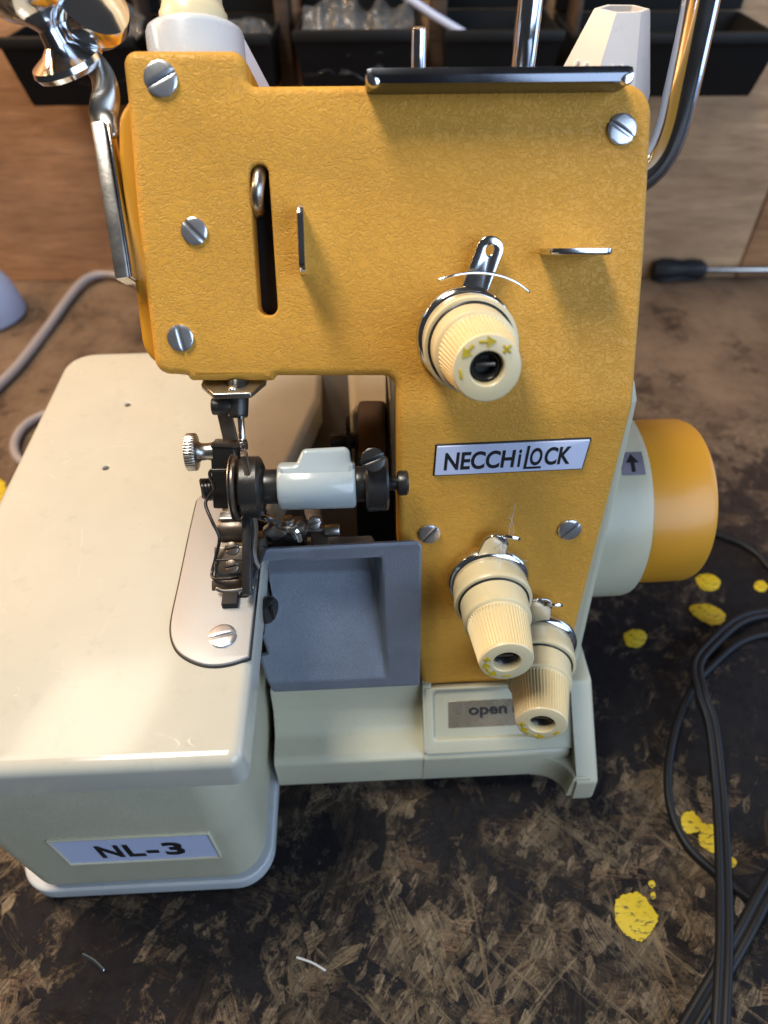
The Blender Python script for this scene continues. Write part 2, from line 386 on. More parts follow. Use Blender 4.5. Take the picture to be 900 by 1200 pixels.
    col = mixc(nt, mathn(nt, 'MULTIPLY', ramp(nt, noise(nt, co, 210, 6, .75)[0], [(.50, 0), (.62, 1)]), mathn(nt, 'MULTIPLY_ADD', far, -.60, .75)), col, (.006, .006, .008))
    L(col, b.inputs['Base Color'])
    L(mathn(nt, 'MULTIPLY_ADD', med, .35, .34), b.inputs['Roughness']); b.inputs['Specular IOR Level'].default_value = .10
    bp = N('Bump'); bp.inputs['Strength'].default_value = .8; bp.inputs['Distance'].default_value = .0007
    L(mathn(nt, 'ADD', hgt, mathn(nt, 'MULTIPLY', gr, .8)), bp.inputs['Height']); L(bp.outputs[0], b.inputs['Normal'])
    return m
M['bench'] = bench_mat()
def wood(name, c0, c1, ang=0, sc=1):
    m, nt, b, L, N = nodes(name); co = N('TexCoord').outputs['Object']
    mp = N('Mapping'); mp.inputs['Rotation'].default_value = (0, ang, 0); mp.inputs['Scale'].default_value = (4*sc, 40, 34*sc); L(co, mp.inputs[0])
    g = noise(nt, mp.outputs[0], 1.6, 6, .6, 1.2)[0]; f = noise(nt, mp.outputs[0], 9, 4, .7, .4)[0]; st = noise(nt, co, 9, 4)[0]
    c = mixc(nt, ramp(nt, g, [(.3, 0), (.7, 1)]), c0, c1); c = mixc(nt, mathn(nt, 'MULTIPLY', ramp(nt, f, [(.45, 0), (.75, 1)]), .5), c, tuple(q*.35 for q in c0))
    c = mixc(nt, mathn(nt, 'MULTIPLY', ramp(nt, st, [(.42, 0), (.68, 1)]), .55), c, tuple(q*.5 for q in c0))
    L(c, b.inputs['Base Color']); b.inputs['Roughness'].default_value = .6
    bp = N('Bump'); bp.inputs['Strength'].default_value = .3; bp.inputs['Distance'].default_value = .001; L(f, bp.inputs['Height']); L(bp.outputs[0], b.inputs['Normal'])
    return m
M['wall_left'] = wood('reddish_plank', (.42, .20, .088), (.68, .36, .17))
M['wall_right'] = wood('brown_plank', (.40, .23, .12), (.66, .41, .215))
M['post'] = wood('dark_post_wood', (.05, .03, .018), (.12, .07, .04), PI/2)

# ------------------------------------------------------------------ setting: bench top and board wall
def kind(o, k): o['kind'] = k; return o
kind(MB().box((0, .09, -.02), (2.4, 1.1, .04), bv=0).build('bench_top', M['bench']), 'structure')
WD = V((.613, -.0274, 0)).normalized(); WN = V((WD.y, -WD.x, 0)); W0 = V((.295, .5718, 0))
def wallpt(x, out=0): t = (x-W0.x)/WD.x; return W0 + WD*t + WN*out
def wallbox(x0, x1, z0, z1, d0, d1, bv=.002):
    a, b = wallpt(x0), wallpt(x1); c = (a+b)/2 + WN*((d0+d1)/2); c.z = (z0+z1)/2
    return MB().box(c, ((b-a).length, d1-d0, z1-z0), WD, -WN, (0, 0, 1), bv)
XJ = .3435
kind(wallbox(-1.1, .02, 0, .9, -.02, 0).build('wall', M['wall_left']), 'structure')
kind(wallbox(.022, XJ-.0006, 0, .9, -.02, 0).build('wall', M['wall_right']), 'structure')
kind(wallbox(XJ+.0006, 1.2, 0, .9, -.02, 0).build('wall', M['wall_left']), 'structure')

# ------------------------------------------------------------------ the overlock machine
mach = thing('overlock_machine', 'old orange and cream overlock sewing machine standing on the dark bench', 'sewing machine', (0, .19, .006))
def P(mb, name, mat, parent=None, **k): return mb.build(name, mat, parent or mach, **k)
SLANT = V((0, .97, -.24)).normalized()

def upoly(pts, rad=.002):               # photograph outline -> cover coordinates, with rounding
    return rpoly([(*us(q[0], q[1]), q[2] if len(q) > 2 else rad) for q in pts], seg=8)
cover = upoly([(141, 57, .0035), (287, 57, .0045), (290, 99, .002), (430, 98, .0), (768, 95, .0085), (757, 300, 0), (743, 478, 0), (660, 798, .003), (495, 804, .001),
               (466, 640, 0), (464, 441, .004), (322, 441, .0012), (320, 447, .0015), (222, 447, .0015), (218, 440, .0012), (181, 439, .013), (159, 250, 0), (149, 128, .001)])
slot = upoly([(292, 192, .0026), (314, 192, .0026), (326, 370, .0026), (303, 370, .0026)])
mb = MB().plate(cover, [slot], .008, .0026, 5, back=False, hr=.0008)
# cut the flat cover along the crease so that it can bend
bm = bmesh.new()
for p in mb.v: bm.verts.new(p)
bm.verts.ensure_lookup_table()
for f in mb.f:
    try: bm.faces.new([bm.verts[i] for i in f])
    except ValueError: pass
for k in range(-4, 5):
    bmesh.ops.bisect_plane(bm, geom=bm.verts[:]+bm.edges[:]+bm.faces[:], plane_co=(0, k*BW/4, 0), plane_no=(0, 1, 0), dist=1e-8)
bm.verts.index_update()
mb2 = MB().add([q.co.copy() for q in bm.verts], [tuple(q.index for q in f.verts) for f in bm.faces]); bm.free()
mb2.xf(lambda p: fold(p.x, p.y, p.z))
front = P(mb2, 'front_cover', M['orange'], angle=50)
# head casing right behind the cover, seen as a thin rim
rim = upoly([(139, 62, .0035), (288, 58, .0045), (292, 99, .002), (430, 95, 0), (771, 94, .0085), (759, 300, 0), (747, 470, 0), (480, 470, .001),
             (468, 440, .003), (203, 443, .010), (162, 420, .010), (147, 300, 0), (131, 178, .001), (131, 130, .008), (143, 112, .002)])
def headmap(p): return V((p.x, CR.y, CR.z)) + UV*p.y + UN*(p.z-.0045)
P(MB().plate(rim, [offset(slot, .0008)], .055, .002, 4, hr=.0003).xf(headmap), 'head_casing', M['orange_smooth'])
# cream body column behind the lower cover
ux = lambda a, b: us(a, b)
bodyp = rpoly([(.0135, us(480, 470)[1]), (us(750, 470)[0]+.0005, us(747, 470)[1]+.006), (us(757, 478)[0], 0), (us(683, 790)[0], us(669, 790)[1]), (.0135, us(500, 790)[1])], .002)
body = MB().plate(bodyp, (), .1, .0025, 4)
body.xf(lambda p: fold(p.x, p.y, -.0055) + SLANT*(-p.z))
P(body, 'body_casing', M['cream'])
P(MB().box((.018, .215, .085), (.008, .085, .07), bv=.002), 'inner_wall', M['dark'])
P(MB().box((.0150, .226, .149), (.0100, .092, .054), bv=.003), 'column_side', M['cream_top'])

# screws: domed slotted head
def screw_mb(c, n, slot_dir, r, h=.0010, sw=.10):
    n = V(n).normalized(); ex = (V(slot_dir) - n*n.dot(V(slot_dir))).normalized(); ey = n.cross(ex); mb = MB(); c = V(c)
    dome = lambda x, y: h*(1 - .30*(x*x+y*y)/(r*r))
    for sg in (1, -1):
        rows = []; nx = 9
        for i in range(nx+1):
            y = r*sw + (r-r*sw)*i/nx*.999; hw = math.sqrt(max(r*r-y*y, 0)); row = []
            for j in range(13):
                x = -hw + 2*hw*j/12
                edge = 1 if (0 < j < 12 and 0 < i < nx) else .78
                row.append(c + ex*x + ey*y*sg + n*dome(x, y)*edge)
            rows.append(row)
        mb.grid(rows)
        rim = [rows[0][j] for j in range(13)] + [rows[i][12] for i in range(1, nx+1)] + [rows[nx][j] for j in range(11, -1, -1)] + [rows[i][0] for i in range(nx-1, 0, -1)]
        mb.grid([rim, [q - n*(n.dot(q-c)+.0006) for q in rim]], True)
    mb.cyl(c - n*.0008, c + n*h*.22, r*.97, seg=28, bv=.0001)
    return mb
def panel_screw(px, py, tgt, r, parent=front, mat=None):
    u, s = us(px, py); u2, s2 = us(*tgt); c = fold(u, s, .0002); n = nrm(TA if s > 0 else TB)
    return P(screw_mb(c, n, fold(u2, s2, .0002)-c, r), 'screw', mat or M['screw'], parent)
for q in ((189, 93, (210, 81), .0043), (728, 152, (743, 163), .0039), (228, 271, (240, 283), .0036), (212, 396, (217, 414), .0038), (503, 625, (515, 613), .0037), (667, 620, (681, 609), .0040)):
    panel_screw(*q)

# ---- lettering as raised ink strokes
def arc(cx, cy, rx, ry, a0, a1, n=10): return [(cx+rx*math.cos(R(a0+(a1-a0)*i/n)), cy+ry*math.sin(R(a0+(a1-a0)*i/n))) for i in range(n+1)]
GL = {'N': (.60, [[(0, 0), (0, 1)], [(0, 1), (.6, 0)], [(.6, 0), (.6, 1)]]),
      'E': (.52, [[(.52, 1), (0, 1), (0, 0), (.52, 0)], [(0, .53), (.48, .53)]]),
      'C': (.56, [arc(.3, .68, .3, .32, 35, 180)+arc(.3, .32, .3, .32, 180, 325)]),
      'H': (.56, [[(0, 0), (0, 1)], [(.56, 0), (.56, 1)], [(0, .5), (.56, .5)]]),
      'i': (.05, [[(.02, 0), (.02, .80)], [(.02, 1.03), (.02, 1.08)]]),
      'L': (.20, [[(0, 1.12), (0, -.16), (.80, -.16)]]),
      'O': (.58, [arc(.29, .70, .29, .30, 0, 180)+arc(.29, .30, .29, .30, 180, 360)+[(.58, .70)]]),
      'K': (.56, [[(0, 0), (0, 1)], [(.56, 1), (0, .42)], [(.20, .62), (.56, 0)]]),
      'l': (.62, [[(0, 1), (0, 0), (.62, 0)]]), '-': (.42, [[(0, .5), (.42, .5)]]),
      '3': (.72, [[(0, .93), (.1, 1)]+[(.42, 1)]+arc(.46, .77, .23, .23, 90, -90)+[(.3, .54)], [(.3, .54)]+arc(.46, .27, .26, .27, 90, -90)+[(.12, 0), (0, .08)]])}
def typeset(body, bold=0, shear=0):       # flat letters, cap height 1: vertices, faces, width
    cu = bpy.data.curves.new('lettering', 'FONT'); cu.body = body; cu.size = 1; cu.offset = bold; cu.shear = shear; cu.extrude = .02
    to = bpy.data.objects.new('lettering_source', cu); S.collection.objects.link(to); bpy.context.view_layer.update()
    me = bpy.data.meshes.new_from_object(to.evaluated_get(bpy.context.evaluated_depsgraph_get())); bpy.data.objects.remove(to)
    ys = [v.co.y for v in me.vertices]; xs = [v.co.x for v in me.vertices]; k = 1/.729
    vs = [V(((v.co.x-min(xs))*k, v.co.y*k, v.co.z)) for v in me.vertices]; fs = [tuple(p.vertices) for p in me.polygons]
    return vs, fs, (max(xs)-min(xs))*k
def write(mb, text, fn, n, h, wd, gap, xs=1, shear=0, x0=0, flat=.28):
    x = x0
    for ch in text:
        if ch == ' ': x += h*.35; continue
        wdt, st = GL[ch]
        for pl in st:
            if len(pl) == 2: pl = [pl[0], ((pl[0][0]+pl[1][0])/2, (pl[0][1]+pl[1][1])/2), pl[1]]
            pts = [fn(x + (q[0]*xs + q[1]*shear)*h, q[1]*h) for q in pl]
            dense = []
            for i in range(len(pts)-1):                      # keep corners crisp
                dense += [pts[i], pts[i].lerp(pts[i+1], .04), pts[i].lerp(pts[i+1], .96)]
            mb.tube(dense+[pts[-1]], wd, 8, flat, n)
        x += wdt*xs*h + gap
    return x
# brand plate on the lower cover
npx = [(509, 556), (681, 548), (691, 514), (512, 522)]
nuv = [us(*q) for q in npx]; nc = (sum(q[0] for q in nuv)/4, sum(q[1] for q in nuv)/4)
nx_ = (V(nuv[1])-V(nuv[0])).normalized()
fr = lambda a, b, d=0: fold(nuv[0][0] + nx_.x*a - nx_.y*b, nuv[0][1] + nx_.y*a + nx_.x*b, d)
loc = [((V(q)-V(nuv[0])).dot(nx_), (V(q)-V(nuv[0])).dot(V((-nx_.y, nx_.x)))) for q in nuv]
npl = P(MB().plate(rpoly(loc, .0003, 3), (), .0011, .0003, 3).xf(lambda p: fr(p.x, p.y, p.z+.0009)), 'name_plate', M['label_window_blue'], front)
P(MB().plate(rpoly(offset(loc, .0005), .0004, 3), (), .0008, .0003, 3).xf(lambda p: fr(p.x, p.y, p.z+.0004)), 'plate_surround', M['ink'], front)
hh = loc[2][1]; wdt = loc[1][0]
lh = hh*.60; mb = MB(); cur = wdt*.060; z_ = .00093
def setrun(body, w_, h_, gap, bold=.024, dy=0):
    global cur
    vs, fs, tw = typeset(body, bold, .10)
    mb.add([fr(cur + p.x*w_/tw, hh*.20 + dy + p.y*h_, z_ + p.z*.004) for p in vs], fs); cur += w_ + gap
setrun('NECCH', wdt*.480, lh, wdt*.016)
setrun('i', wdt*.024, lh*1.08, wdt*.020)
lx = cur; st_ = wdt*.018; shx = .10
def lp(x, y): return fr(lx + x + y*shx, hh*.20 + y, z_+.0001)
for q4 in ([(0, -lh*.17), (st_, -lh*.17), (st_, lh*1.16), (0, lh*1.16)], [(st_, -lh*.17), (wdt*.118, -lh*.17), (wdt*.118, -lh*.17+st_*.9), (st_, -lh*.17+st_*.9)]):
    mb.add([lp(*q) for q in q4] + [lp(*q) - LN*.00025 for q in q4], [(0, 1, 2, 3), (0, 1, 5, 4), (1, 2, 6, 5), (2, 3, 7, 6), (3, 0, 4, 7)])
cur = lx + st_ + wdt*.020
setrun('O', wdt*.082, lh*.98, wdt*.016, dy=lh*.06)
setrun('CK', wdt*.172, lh, 0, dy=lh*.05)
P(mb, 'lettering', M['ink'], front, clean=False, angle=20)

# ---- thread guides standing off the cover (seen on edge)
def standing(px0, px1, out, thick, name, hole=True, mat='chrome', base=None):
    a = onpl(*px0, CR+UN*out, UN); b = onpl(*px1, CR+UN*out, UN); ex = (b-a).normalized(); L = (b-a).length; oy = (CAM-(a+b)/2); oy = (oy-ex*ex.dot(oy)).normalized(); oy = (oy*.94+UN*.06).normalized(); oy = (oy-ex*ex.dot(oy)).normalized(); ez = ex.cross(oy); out = out/max(.5, oy.dot(UN))
    pl = rpoly([(0, -out-.002, 0), (L, -out-.002, 0), (L, 0, .0035), (0, 0, .0035)], 0, 6)
    ho = [rpoly([(L*.28, -out*.62), (L*.72, -out*.62), (L*.72, -out*.3), (L*.28, -out*.3)], .0015, 5)] if hole else []
    return P(MB().plate(pl, ho, thick, thick*.4, 3).place(a+ez*thick/2, ex, oy, ez), name, M[mat])
standing((351, 237), (354, 321), .013, .0017, 'thread_guide')
standing((646, 295), (722, 295), .013, .0017, 'thread_guide', False)
# wide chrome guide plate over the top edge
a = onpl(428, 91, CR+UN*.0095, UN); b = onpl(745, 88, CR+UN*.0095, UN); ex = (b-a).normalized(); L = (b-a).length
P(MB().box((a+b)/2 - UN*.014 + UV*.0005, (L, .0042, .028), ex, UV, UN, .0019), 'top_guide_plate', M['dim_reflection_chrome'])
for q in (a, b):
    c = q + (b-a).normalized()*(.0021 if q is a else -.0021) - UN*.0012
    P(MB().lathe([(.0006, -.0012), (.0017, -.0009), (.0021, 0), (.0017, .0009), (.0006, .0012)], c, UN, 24), 'rounded_end', M['chrome'], bpy.data.objects['top_guide_plate'])
def post(px, py0, py1, Y, r, name):
    p0 = ony(px, py0, Y); p1 = V((p0.x, p0.y, p0.z)) ; q = ony(px, py1, Y); t = V((p0.x, p0.y, q.z))
    P(MB().cyl(V((p0.x, p0.y, p0.z-.03)), t, r, bv=r*.5), name, M['chrome'])
post(490, 80, 31, .215, .0020, 'spool_pin')
post(612, 80, -60, .222, .0034, 'stand_post')
# bent carrying handle
hp = [ony(x, y, .262) for x, y in ((838, -90), (827, -30), (817, 20), (801, 95), (788, 150), (772, 185), (748, 208), (715, 218))]
hp = [V((p.x, p.y, p.z)) for p in hp] + [ony(670, 222, .262)]
P(MB().tube(catmull(hp, 8), .0060, 20), 'carrying_handle', M['chrome'])
# white slotted cone holders
def cone_holder(px, py_top, py_bot, Y, wpx, flip=1):
    t = ony(px, py_top, Y); b = ony(px, py_bot, Y); k = (t-CAM).dot(fwd)/F; rt = wpx*k*.5; hgt = t.z-b.z; rows = []
    b = V((t.x-.002*flip, t.y, b.z))
    def ring(c, rx, ry, z): return [V((c.x+rx*math.cos(R(a))*flip, c.y+ry*math.sin(R(a)), z)) for a in (-115, -62, -10, 50, 110, 170)]
    bx = rt*1.9
    rows = [ring(b, bx, bx*.8, b.z-.03), ring(b, bx*.99, bx*.8, b.z-.002), ring(t, rt, rt*.8, t.z-.0006), ring(t, rt*.96, rt*.77, t.z), ring(t, rt*.76, rt*.58, t.z), ring(t, rt*.72, rt*.5, t.z-.02)]
    o = P(MB().grid(rows, True), 'cone_holder', M['white_plastic'], angle=20)
    m2 = MB(); m3 = MB()
    for fa, fb in ((-115, -62), (-190, -115)):
        if flip < 0: continue
        def at(u, v):
            q = [V((b.x+bx*math.cos(R(q))*flip, b.y+bx*.8*math.sin(R(q)), b.z)) for q in (fa, fb)]; q2 = [V((t.x+rt*math.cos(R(q))*flip, t.y+rt*.8*math.sin(R(q)), t.z)) for q in (fa, fb)]
            return q[0].lerp(q[1], u).lerp(q2[0].lerp(q2[1], u), v)
        nn = (at(1, 0)-at(0, 0)).cross(at(0, 1)-at(0, 0)).normalized()
        for u in (.36, .62):
            m2.tube([at(u, -.2)+nn*.0002, at(u, .15)+nn*.0002, at(u, .36)+nn*.0001], .0007, 8)
        m3.tube([at(.49, -.15), at(.49, .05), at(.49, .20)], .0011, 10)
    if m2.v: P(m2, 'rib', M['white_plastic'], o); P(m3, 'slit', M['dark'], o)
cone_holder(729, 10, 100, .275, 66)
cone_holder(266, 44, 100, .258, 40, -1)

# pressure dial on the arm top: grey collar and ivory knob
c = onpl(231, 62, CR-UN*.021, UN)
P(MB().lathe([(.0135, -.02), (.0135, .004), (.0130, .0052), (.0118, .006), (.008, .0062)], c, UV, 56), 'dial_collar', M['grey_paint'])
P(MB().lathe([(.0088, .0055), (.0093, .006), (.0093, .0085), (.0088, .0092), (.0084, .0105), (.0082, .0106), (.0080, .045), (.0070, .046)], c+UV*.0006, UV, 240, 40, .0004, (6, 6)), 'pressure_dial', M['ivory'])

# lever bracket and polished lifter knob at the left of the head
ch = [(121, 148), (131, 215), (140, 270), (148, 330)]
pts = [ony(x, y, .205-.030*i) for i, (x, y) in enumerate(ch)]
a, b = ony(121, 150, .212), ony(149, 330, .186); d = (b-a).normalized(); ex = V((1, 0, 0)); ex = (ex-d*ex.dot(d)).normalized(); ey = d.cross(ex)
br = P(MB().box((a+b)/2, (.0038, .009, (b-a).length), ex, ey, d, .0006), 'lifter_bracket', M['steel'])
P(MB().box((a+b)/2+ex*.0025-ey*.001, (.0008, .0094, (b-a).length*.99), ex, ey, d, .0003), 'bracket_flange', M['chrome'], br)
lv = [ony(x, y, Y) for x, y, Y in ((108, 72, .222), (119, 88, .220), (124, 110, .217), (121, 135, .214), (124, 160, .210))]
P(MB().tube(catmull(lv, 6), .0038, 14, .38, (0, 1, .2)), 'lifter_lever', M['steel'])
c = ony(79, 74, .222); axk = V((-.22, -.12, 1)).normalized()
kn = P(MB().lathe([(.004, -.0022), (.0092, -.0018), (.0100, -.0004), (.0096, .0010), (.0080, .0018), (.0058, .0028), (.0034, .0048), (.0030, .0085), (.0048, .0105), (.0078, .0125), (.0108, .0155), (.0122, .0200), (.0118, .0240), (.0098, .0256), (.0085, .0240), (.004, .0225)], c, axk, 56), 'lifter_knob', M['chrome'])
P(MB().lathe([(.0070, 0), (.0098, .001), (.0108, .004), (.0098, .0072), (.006, .0082)], ony(100, 22, .232), V((.5, -.4, .6)), 40), 'knob_cap', M['chrome'], kn)

# take-up lever inside the slot
box_c = fold(*us(309, 281), -.02)
P(MB().box(box_c, (.014, .05, .022), (1, 0, 0), UV, UN, .001), 'slot_shade_fill', M['dark'])  # solid near-black block stands in for the shade inside the slot
a = fold(*us(303, 196), -.0040); bq = fold(*us(301, 246), -.0030); mid = fold(*us(302, 222), .0005)
P(MB().tube(catmull([a, fold(*us(303, 207), -.001), mid, fold(*us(301, 236), -.0004), bq], 5), .0018, 12), 'take_up_lever', M['steel'])

# ---- tension dials
def tension_dial(bpx, tpx, upper, L, marks, first_deg, hook):
    n0 = UN if upper else LN; B = onpl(*bpx, CR+n0*.003, n0)
    d = ray(*tpx).normalized(); oc = CAM-B; bb = oc.dot(d); t = -bb - math.sqrt(max(bb*bb - oc.dot(oc) + L*L, 0)); T = CAM + d*t
    ax = (T-B).normalized(); B0 = B - ax*.003
    root = P(MB().lathe([(.0105, .0), (.0120, .0036), (.0126, .0046), (.0130, .0056), (.0132, .0100), (.0134, .0112), (.0134, .0124), (.0130, .0130), (.0119, .0131), (.0119, .0134), (.0115, .0136), (.0113, .0216), (.0105, .0222)], B0, ax, 72), 'tension_dial', M['ivory'])
    P(MB().lathe([(.006, -.004), (.0137, .0002), (.0144, .0008), (.0145, .0018), (.0142, .0028), (.0134, .0036), (.0124, .0040), (.0104, .0035)], B0, ax, 72), 'flange', M['chrome'], root)
    P(MB().lathe([(.0119, .01295), (.0122, .0133), (.0119, .0136)], B0, ax, 72), 'seam_ring', M['ink'], root)
    Lt = L+.003
    ex = (V((1, 0, 0)) - ax*ax.x).normalized(); ey = ax.cross(ex)
    P(MB().lathe([(.0096, .0218), (.0103, .0222), (.0103, .0228), (.0102, .0234), (.0087, Lt-.0012), (.0086, Lt-.0006), (.0083, Lt-.0001), (.0081, Lt), (.0046, Lt), (.0043, Lt-.0003), (.0042, Lt-.0012), (.0042, Lt-.007)], B0, ax, 224, 56, .00062, (3, 4)), 'grip_cap', M['ivory'], root, angle=30)
    P(MB().lathe([(.0041, Lt-.0065), (.0040, Lt-.0030), (.0034, Lt-.0022), (.0026, Lt-.0030), (.0022, Lt-.0055)], B0, ax, 32), 'centre_nut', M['black_steel'], root)
    P(MB().box(B0+ax*(Lt-.0028)+ey*.0004, (.0050, .0010, .0010), ex, ey, ax, .0003), 'nut_bar', M['oil_steel'], root)
    mk = MB(); fc = B0 + ax*(Lt+.00010); r = .0066
    for sym, dg in marks:
        e1 = ex*math.cos(R(dg)) + ey*math.sin(R(dg)); e2 = ax.cross(e1); c = fc + e1*r
        # e1 radial, e2 along the circle
        if sym == '+':
            mk.tube([c-e2*.0012, c, c+e2*.0012], .00038, 6, .3, ax); mk.tube([c-e1*.0012, c, c+e1*.0012], .00038, 6, .3, ax)
        elif sym == '-': mk.tube([c-e2*.0012, c, c+e2*.0012], .0004, 6, .3, ax)
        else:
            sg = 1 if sym == '<' else -1
            tri = [(-.0003, -.0015), (.0021, 0), (-.0003, .0015)]
            mk.plate([(q[0], q[1]) for q in tri], (), .0002, .00003, 1, False) if False else None
            vs = [c + e2*sg*q[0] + e1*q[1] + ax*.00004 for q in tri]; mk.add(vs, [(0, 1, 2)])
            mk.tube([c-e2*sg*.0022, c-e2*sg*.001, c], .00038, 6, .3, ax)
    P(mk, 'dial_marks', M['yellow_ink'], root, clean=False)
    # thread hook: chrome strip reaching up from behind the flange
    (x0, y0), (x1, y1), wpx, tab = hook
    a = onpl(x0, y0, CR+n0*.0035, n0); b = onpl(x1, y1, CR+n0*.0045, n0); hy = (b-a).normalized(); hx = hy.cross(n0).normalized(); hz = hx.cross(hy); Lh = (b-a).length; wd = wpx
    pl = rpoly([(-wd/2, -.004, 0), (wd/2, -.004, 0), (wd/2, Lh, wd*.48), (-wd/2, Lh, wd*.48)], 0, 10)
    ho = [] if tab else [[(math.cos(2*PI*i/16)*.0011, Lh-wd*.5+math.sin(2*PI*i/16)*.0014) for i in range(16)]]
    hk = P(MB().plate(pl, ho, .0011, .0004, 3).place(a+hz*.0005, hx, hy, hz), 'thread_hook', M['chrome'], root)
    if tab:
        c = onpl(*tab, CR+n0*.0075, n0); tc = (CAM-c).normalized(); tc = (tc-hx*tc.dot(hx)).normalized()
        P(MB().plate(rpoly([(-.0030, -.0058, 0), (.0030, -.0058, 0), (.0030, .0022, .0026), (-.0030, .0022, .0026)], 0, 8), [[(math.cos(2*PI*i/16)*.0012, -.0008+math.sin(2*PI*i/16)*.0012) for i in range(16)]], .0011, .0004, 3).place(c, hx, tc, hx.cross(tc)), 'hook_eye', M['chrome'], root)
    return root
d1 = tension_dial((546, 396), (571, 432), True, .034, (('-', 190), ('<', 140), ('>', 90), ('+', 45)), 0, ((553, 348), (580, 277), .0076, None))
d2 = tension_dial((573, 683), (594, 776), False, .0355, (('+', 166), ('>', 196), ('<', 230), ('-', 275)), 0, ((569, 662), (586, 627), .0090, (600, 632)))
d3 = tension_dial((630, 756), (635, 849), False, .0355, (('+', 188), ('>', 217), ('<', 268), ('-', 325)), 0, ((626, 735), (636, 701), .0090, (650, 711)))
sp = [onpl(x, y, CR+UN*(.006+k), UN) for x, y, k in ((515, 328, .006), (535, 322, .006), (560, 319.5, .005), (585, 323, .004), (605, 331, .002), (620, 342, 0))]
P(MB().tube(catmull(sp, 8), .00035, 8), 'check_spring', M['chrome'])

th = MB()
for pts_ in (((604, 590), (599, 612), (594, 634), (586, 650), (582, 662)), ((597, 604), (602, 622), (590, 640), (598, 654), (618, 657))):
    th.tube(catmull([onpl(x, y, CR+LN*(.002+.0016*i), LN) for i, (x, y) in enumerate(pts_)], 6), .00010, 6)
P(th, 'thread_wisp', M['thread'])
# ---- handwheel and its cover, axis along X
HY, HZ = .205, .0885
rim_r = .0352
P(MB().lathe([(.030, 0), (.0390, 0), (.0405, .0020), (.0406, .0035), (.0404, .0275), (.0398, .0295), (.038, .0306), (.020, .0308)], (.0790, HY, HZ), (1, 0, 0), 96), 'handwheel_cover', M['cream'])
P(MB().lathe([(.028, 0), (.0344, 0), (.0350, .0006), (.0353, .012), (.0351, .0240), (.0340, .0267), (.0315, .0277), (.010, .0279)], (.1096, HY, HZ), (1, 0, 0), 96), 'handwheel', M['orange_smooth'])
# arrow sticker wrapped on the cover
hc = bpy.data.objects['handwheel_cover']
def wrap(x, arc_, d=0): return V((x, HY - (.0405+d)*math.cos(arc_), HZ + (.0405+d)*math.sin(arc_)))
sq = ony(742, 542, .168); a0 = math.asin(max(-1, min(1, (sq.z-HZ)/.0407)))
def stick(px, py):    # nearest hit of the photograph ray on the cover cylinder
    d = ray(px, py); oy, oz = CAM.y-HY, CAM.z-HZ; A = d.y**2+d.z**2; Bq = oy*d.y+oz*d.z; Cq = oy*oy+oz*oz-.0405**2
    t = (-Bq-math.sqrt(max(Bq*Bq-A*Cq, 0)))/A; p = CAM+d*t; return p.x, math.atan2(p.z-HZ, HY-p.y)
xs_, as_ = stick(741, 543); hw_ = .0044; ha = .0048/.0405
rows = [[wrap(xs_-hw_+2*hw_*j/6, as_-ha+2*ha*i/8, .00015) for j in range(7)] for i in range(9)]
st = P(MB().grid(rows), 'arrow_sticker', M['sticker'], hc)
def strip(pts): return [wrap(xs_+x*hw_, as_+y*ha, .0003) for x, y in pts]
mb = MB(); ar = [(-.16, -.75), (.16, -.75), (.16, .05), (.55, .05), (0, .80), (-.55, .05), (-.16, .05)]; v = strip(ar); mb.add(v, [(0, 1, 2, 6), (5, 6, 2, 3, 4)])
P(mb, 'arrow', M['ink'], hc)

# ---- base under the cloth plate
bx0, bx1 = -.1315, -.0440
ob = rpoly([(bx0, .083, .010), (bx1, .083, .013), (bx1, .272, .008), (bx0, .272, .010)], 0, 10)
def boxrow(ins, z): return [V((p.x + (.0022 if p.x > -.09 else -.001)*(z-.013)/.103, p.y, z)) for p in offset(ob, -ins)]
base = P(MB().grid([boxrow(.0022, .0152), boxrow(.0008, .0162), boxrow(.0001, .0185), boxrow(0, .021), boxrow(0, .06), boxrow(0, .1165), boxrow(.001, .1178)], True, True), 'base_box', M['cream_tex'], angle=50)
led = rpoly([(-.1395, .0825, .014), (-.0418, .0825, .014), (-.0418, .272, .008), (-.1395, .272, .010)], 0, 10)
P(MB().plate(led, (), .0075, .0012, 3).xf(lambda p: V((p.x, p.y, p.z+.0126))), 'base_ledge', M['ledge'])
P(MB().plate(offset(ob, -.004), (), .006, .0005, 1).xf(lambda p: V((p.x, p.y, p.z+.0170))), 'base_seam', M['dark'])
for x, y in ((-.122, .100), (-.060, .100), (-.122, .25), (-.060, .25)):
    P(MB().cyl((x, y, 0), (x, y, .006), .007, .0078), 'rubber_foot', M['cord'])
# name panel on the base front: recess frame, plate and bold letters
q = [ony(*p, .0826) for p in ((79, 1013), (252, 1003), (247, 977), (64, 986))]
x0, x1 = (q[0].x+q[3].x)/2, (q[1].x+q[2].x)/2; z0, z1 = (q[0].z+q[1].z)/2, (q[2].z+q[3].z)/2
bev = rpoly([(x0-.001, z0-.001), (x1+.001, z0-.001), (x1+.001, z1+.001), (x0-.001, z1+.001)], .0006, 3); inn = rpoly([(x0, z0), (x1, z0), (x1, z1), (x0, z1)], .0003, 3)
P(MB().plate(bev, [inn], .0012, .0005, 3).place((0, .0821, 0), (1, 0, 0), (0, 0, 1), (0, -1, 0)), 'plate_frame', M['cream'], base)
mp_ = P(MB().plate(inn, (), .0008, .0001, 1).place((0, .0826, 0), (1, 0, 0), (0, 0, 1), (0, -1, 0)), 'model_plate', M['label_window_blue'], base)
GL['l2'] = GL['l']
h_ = (z1-z0)*.50; w_ = x1-x0
mb = MB()
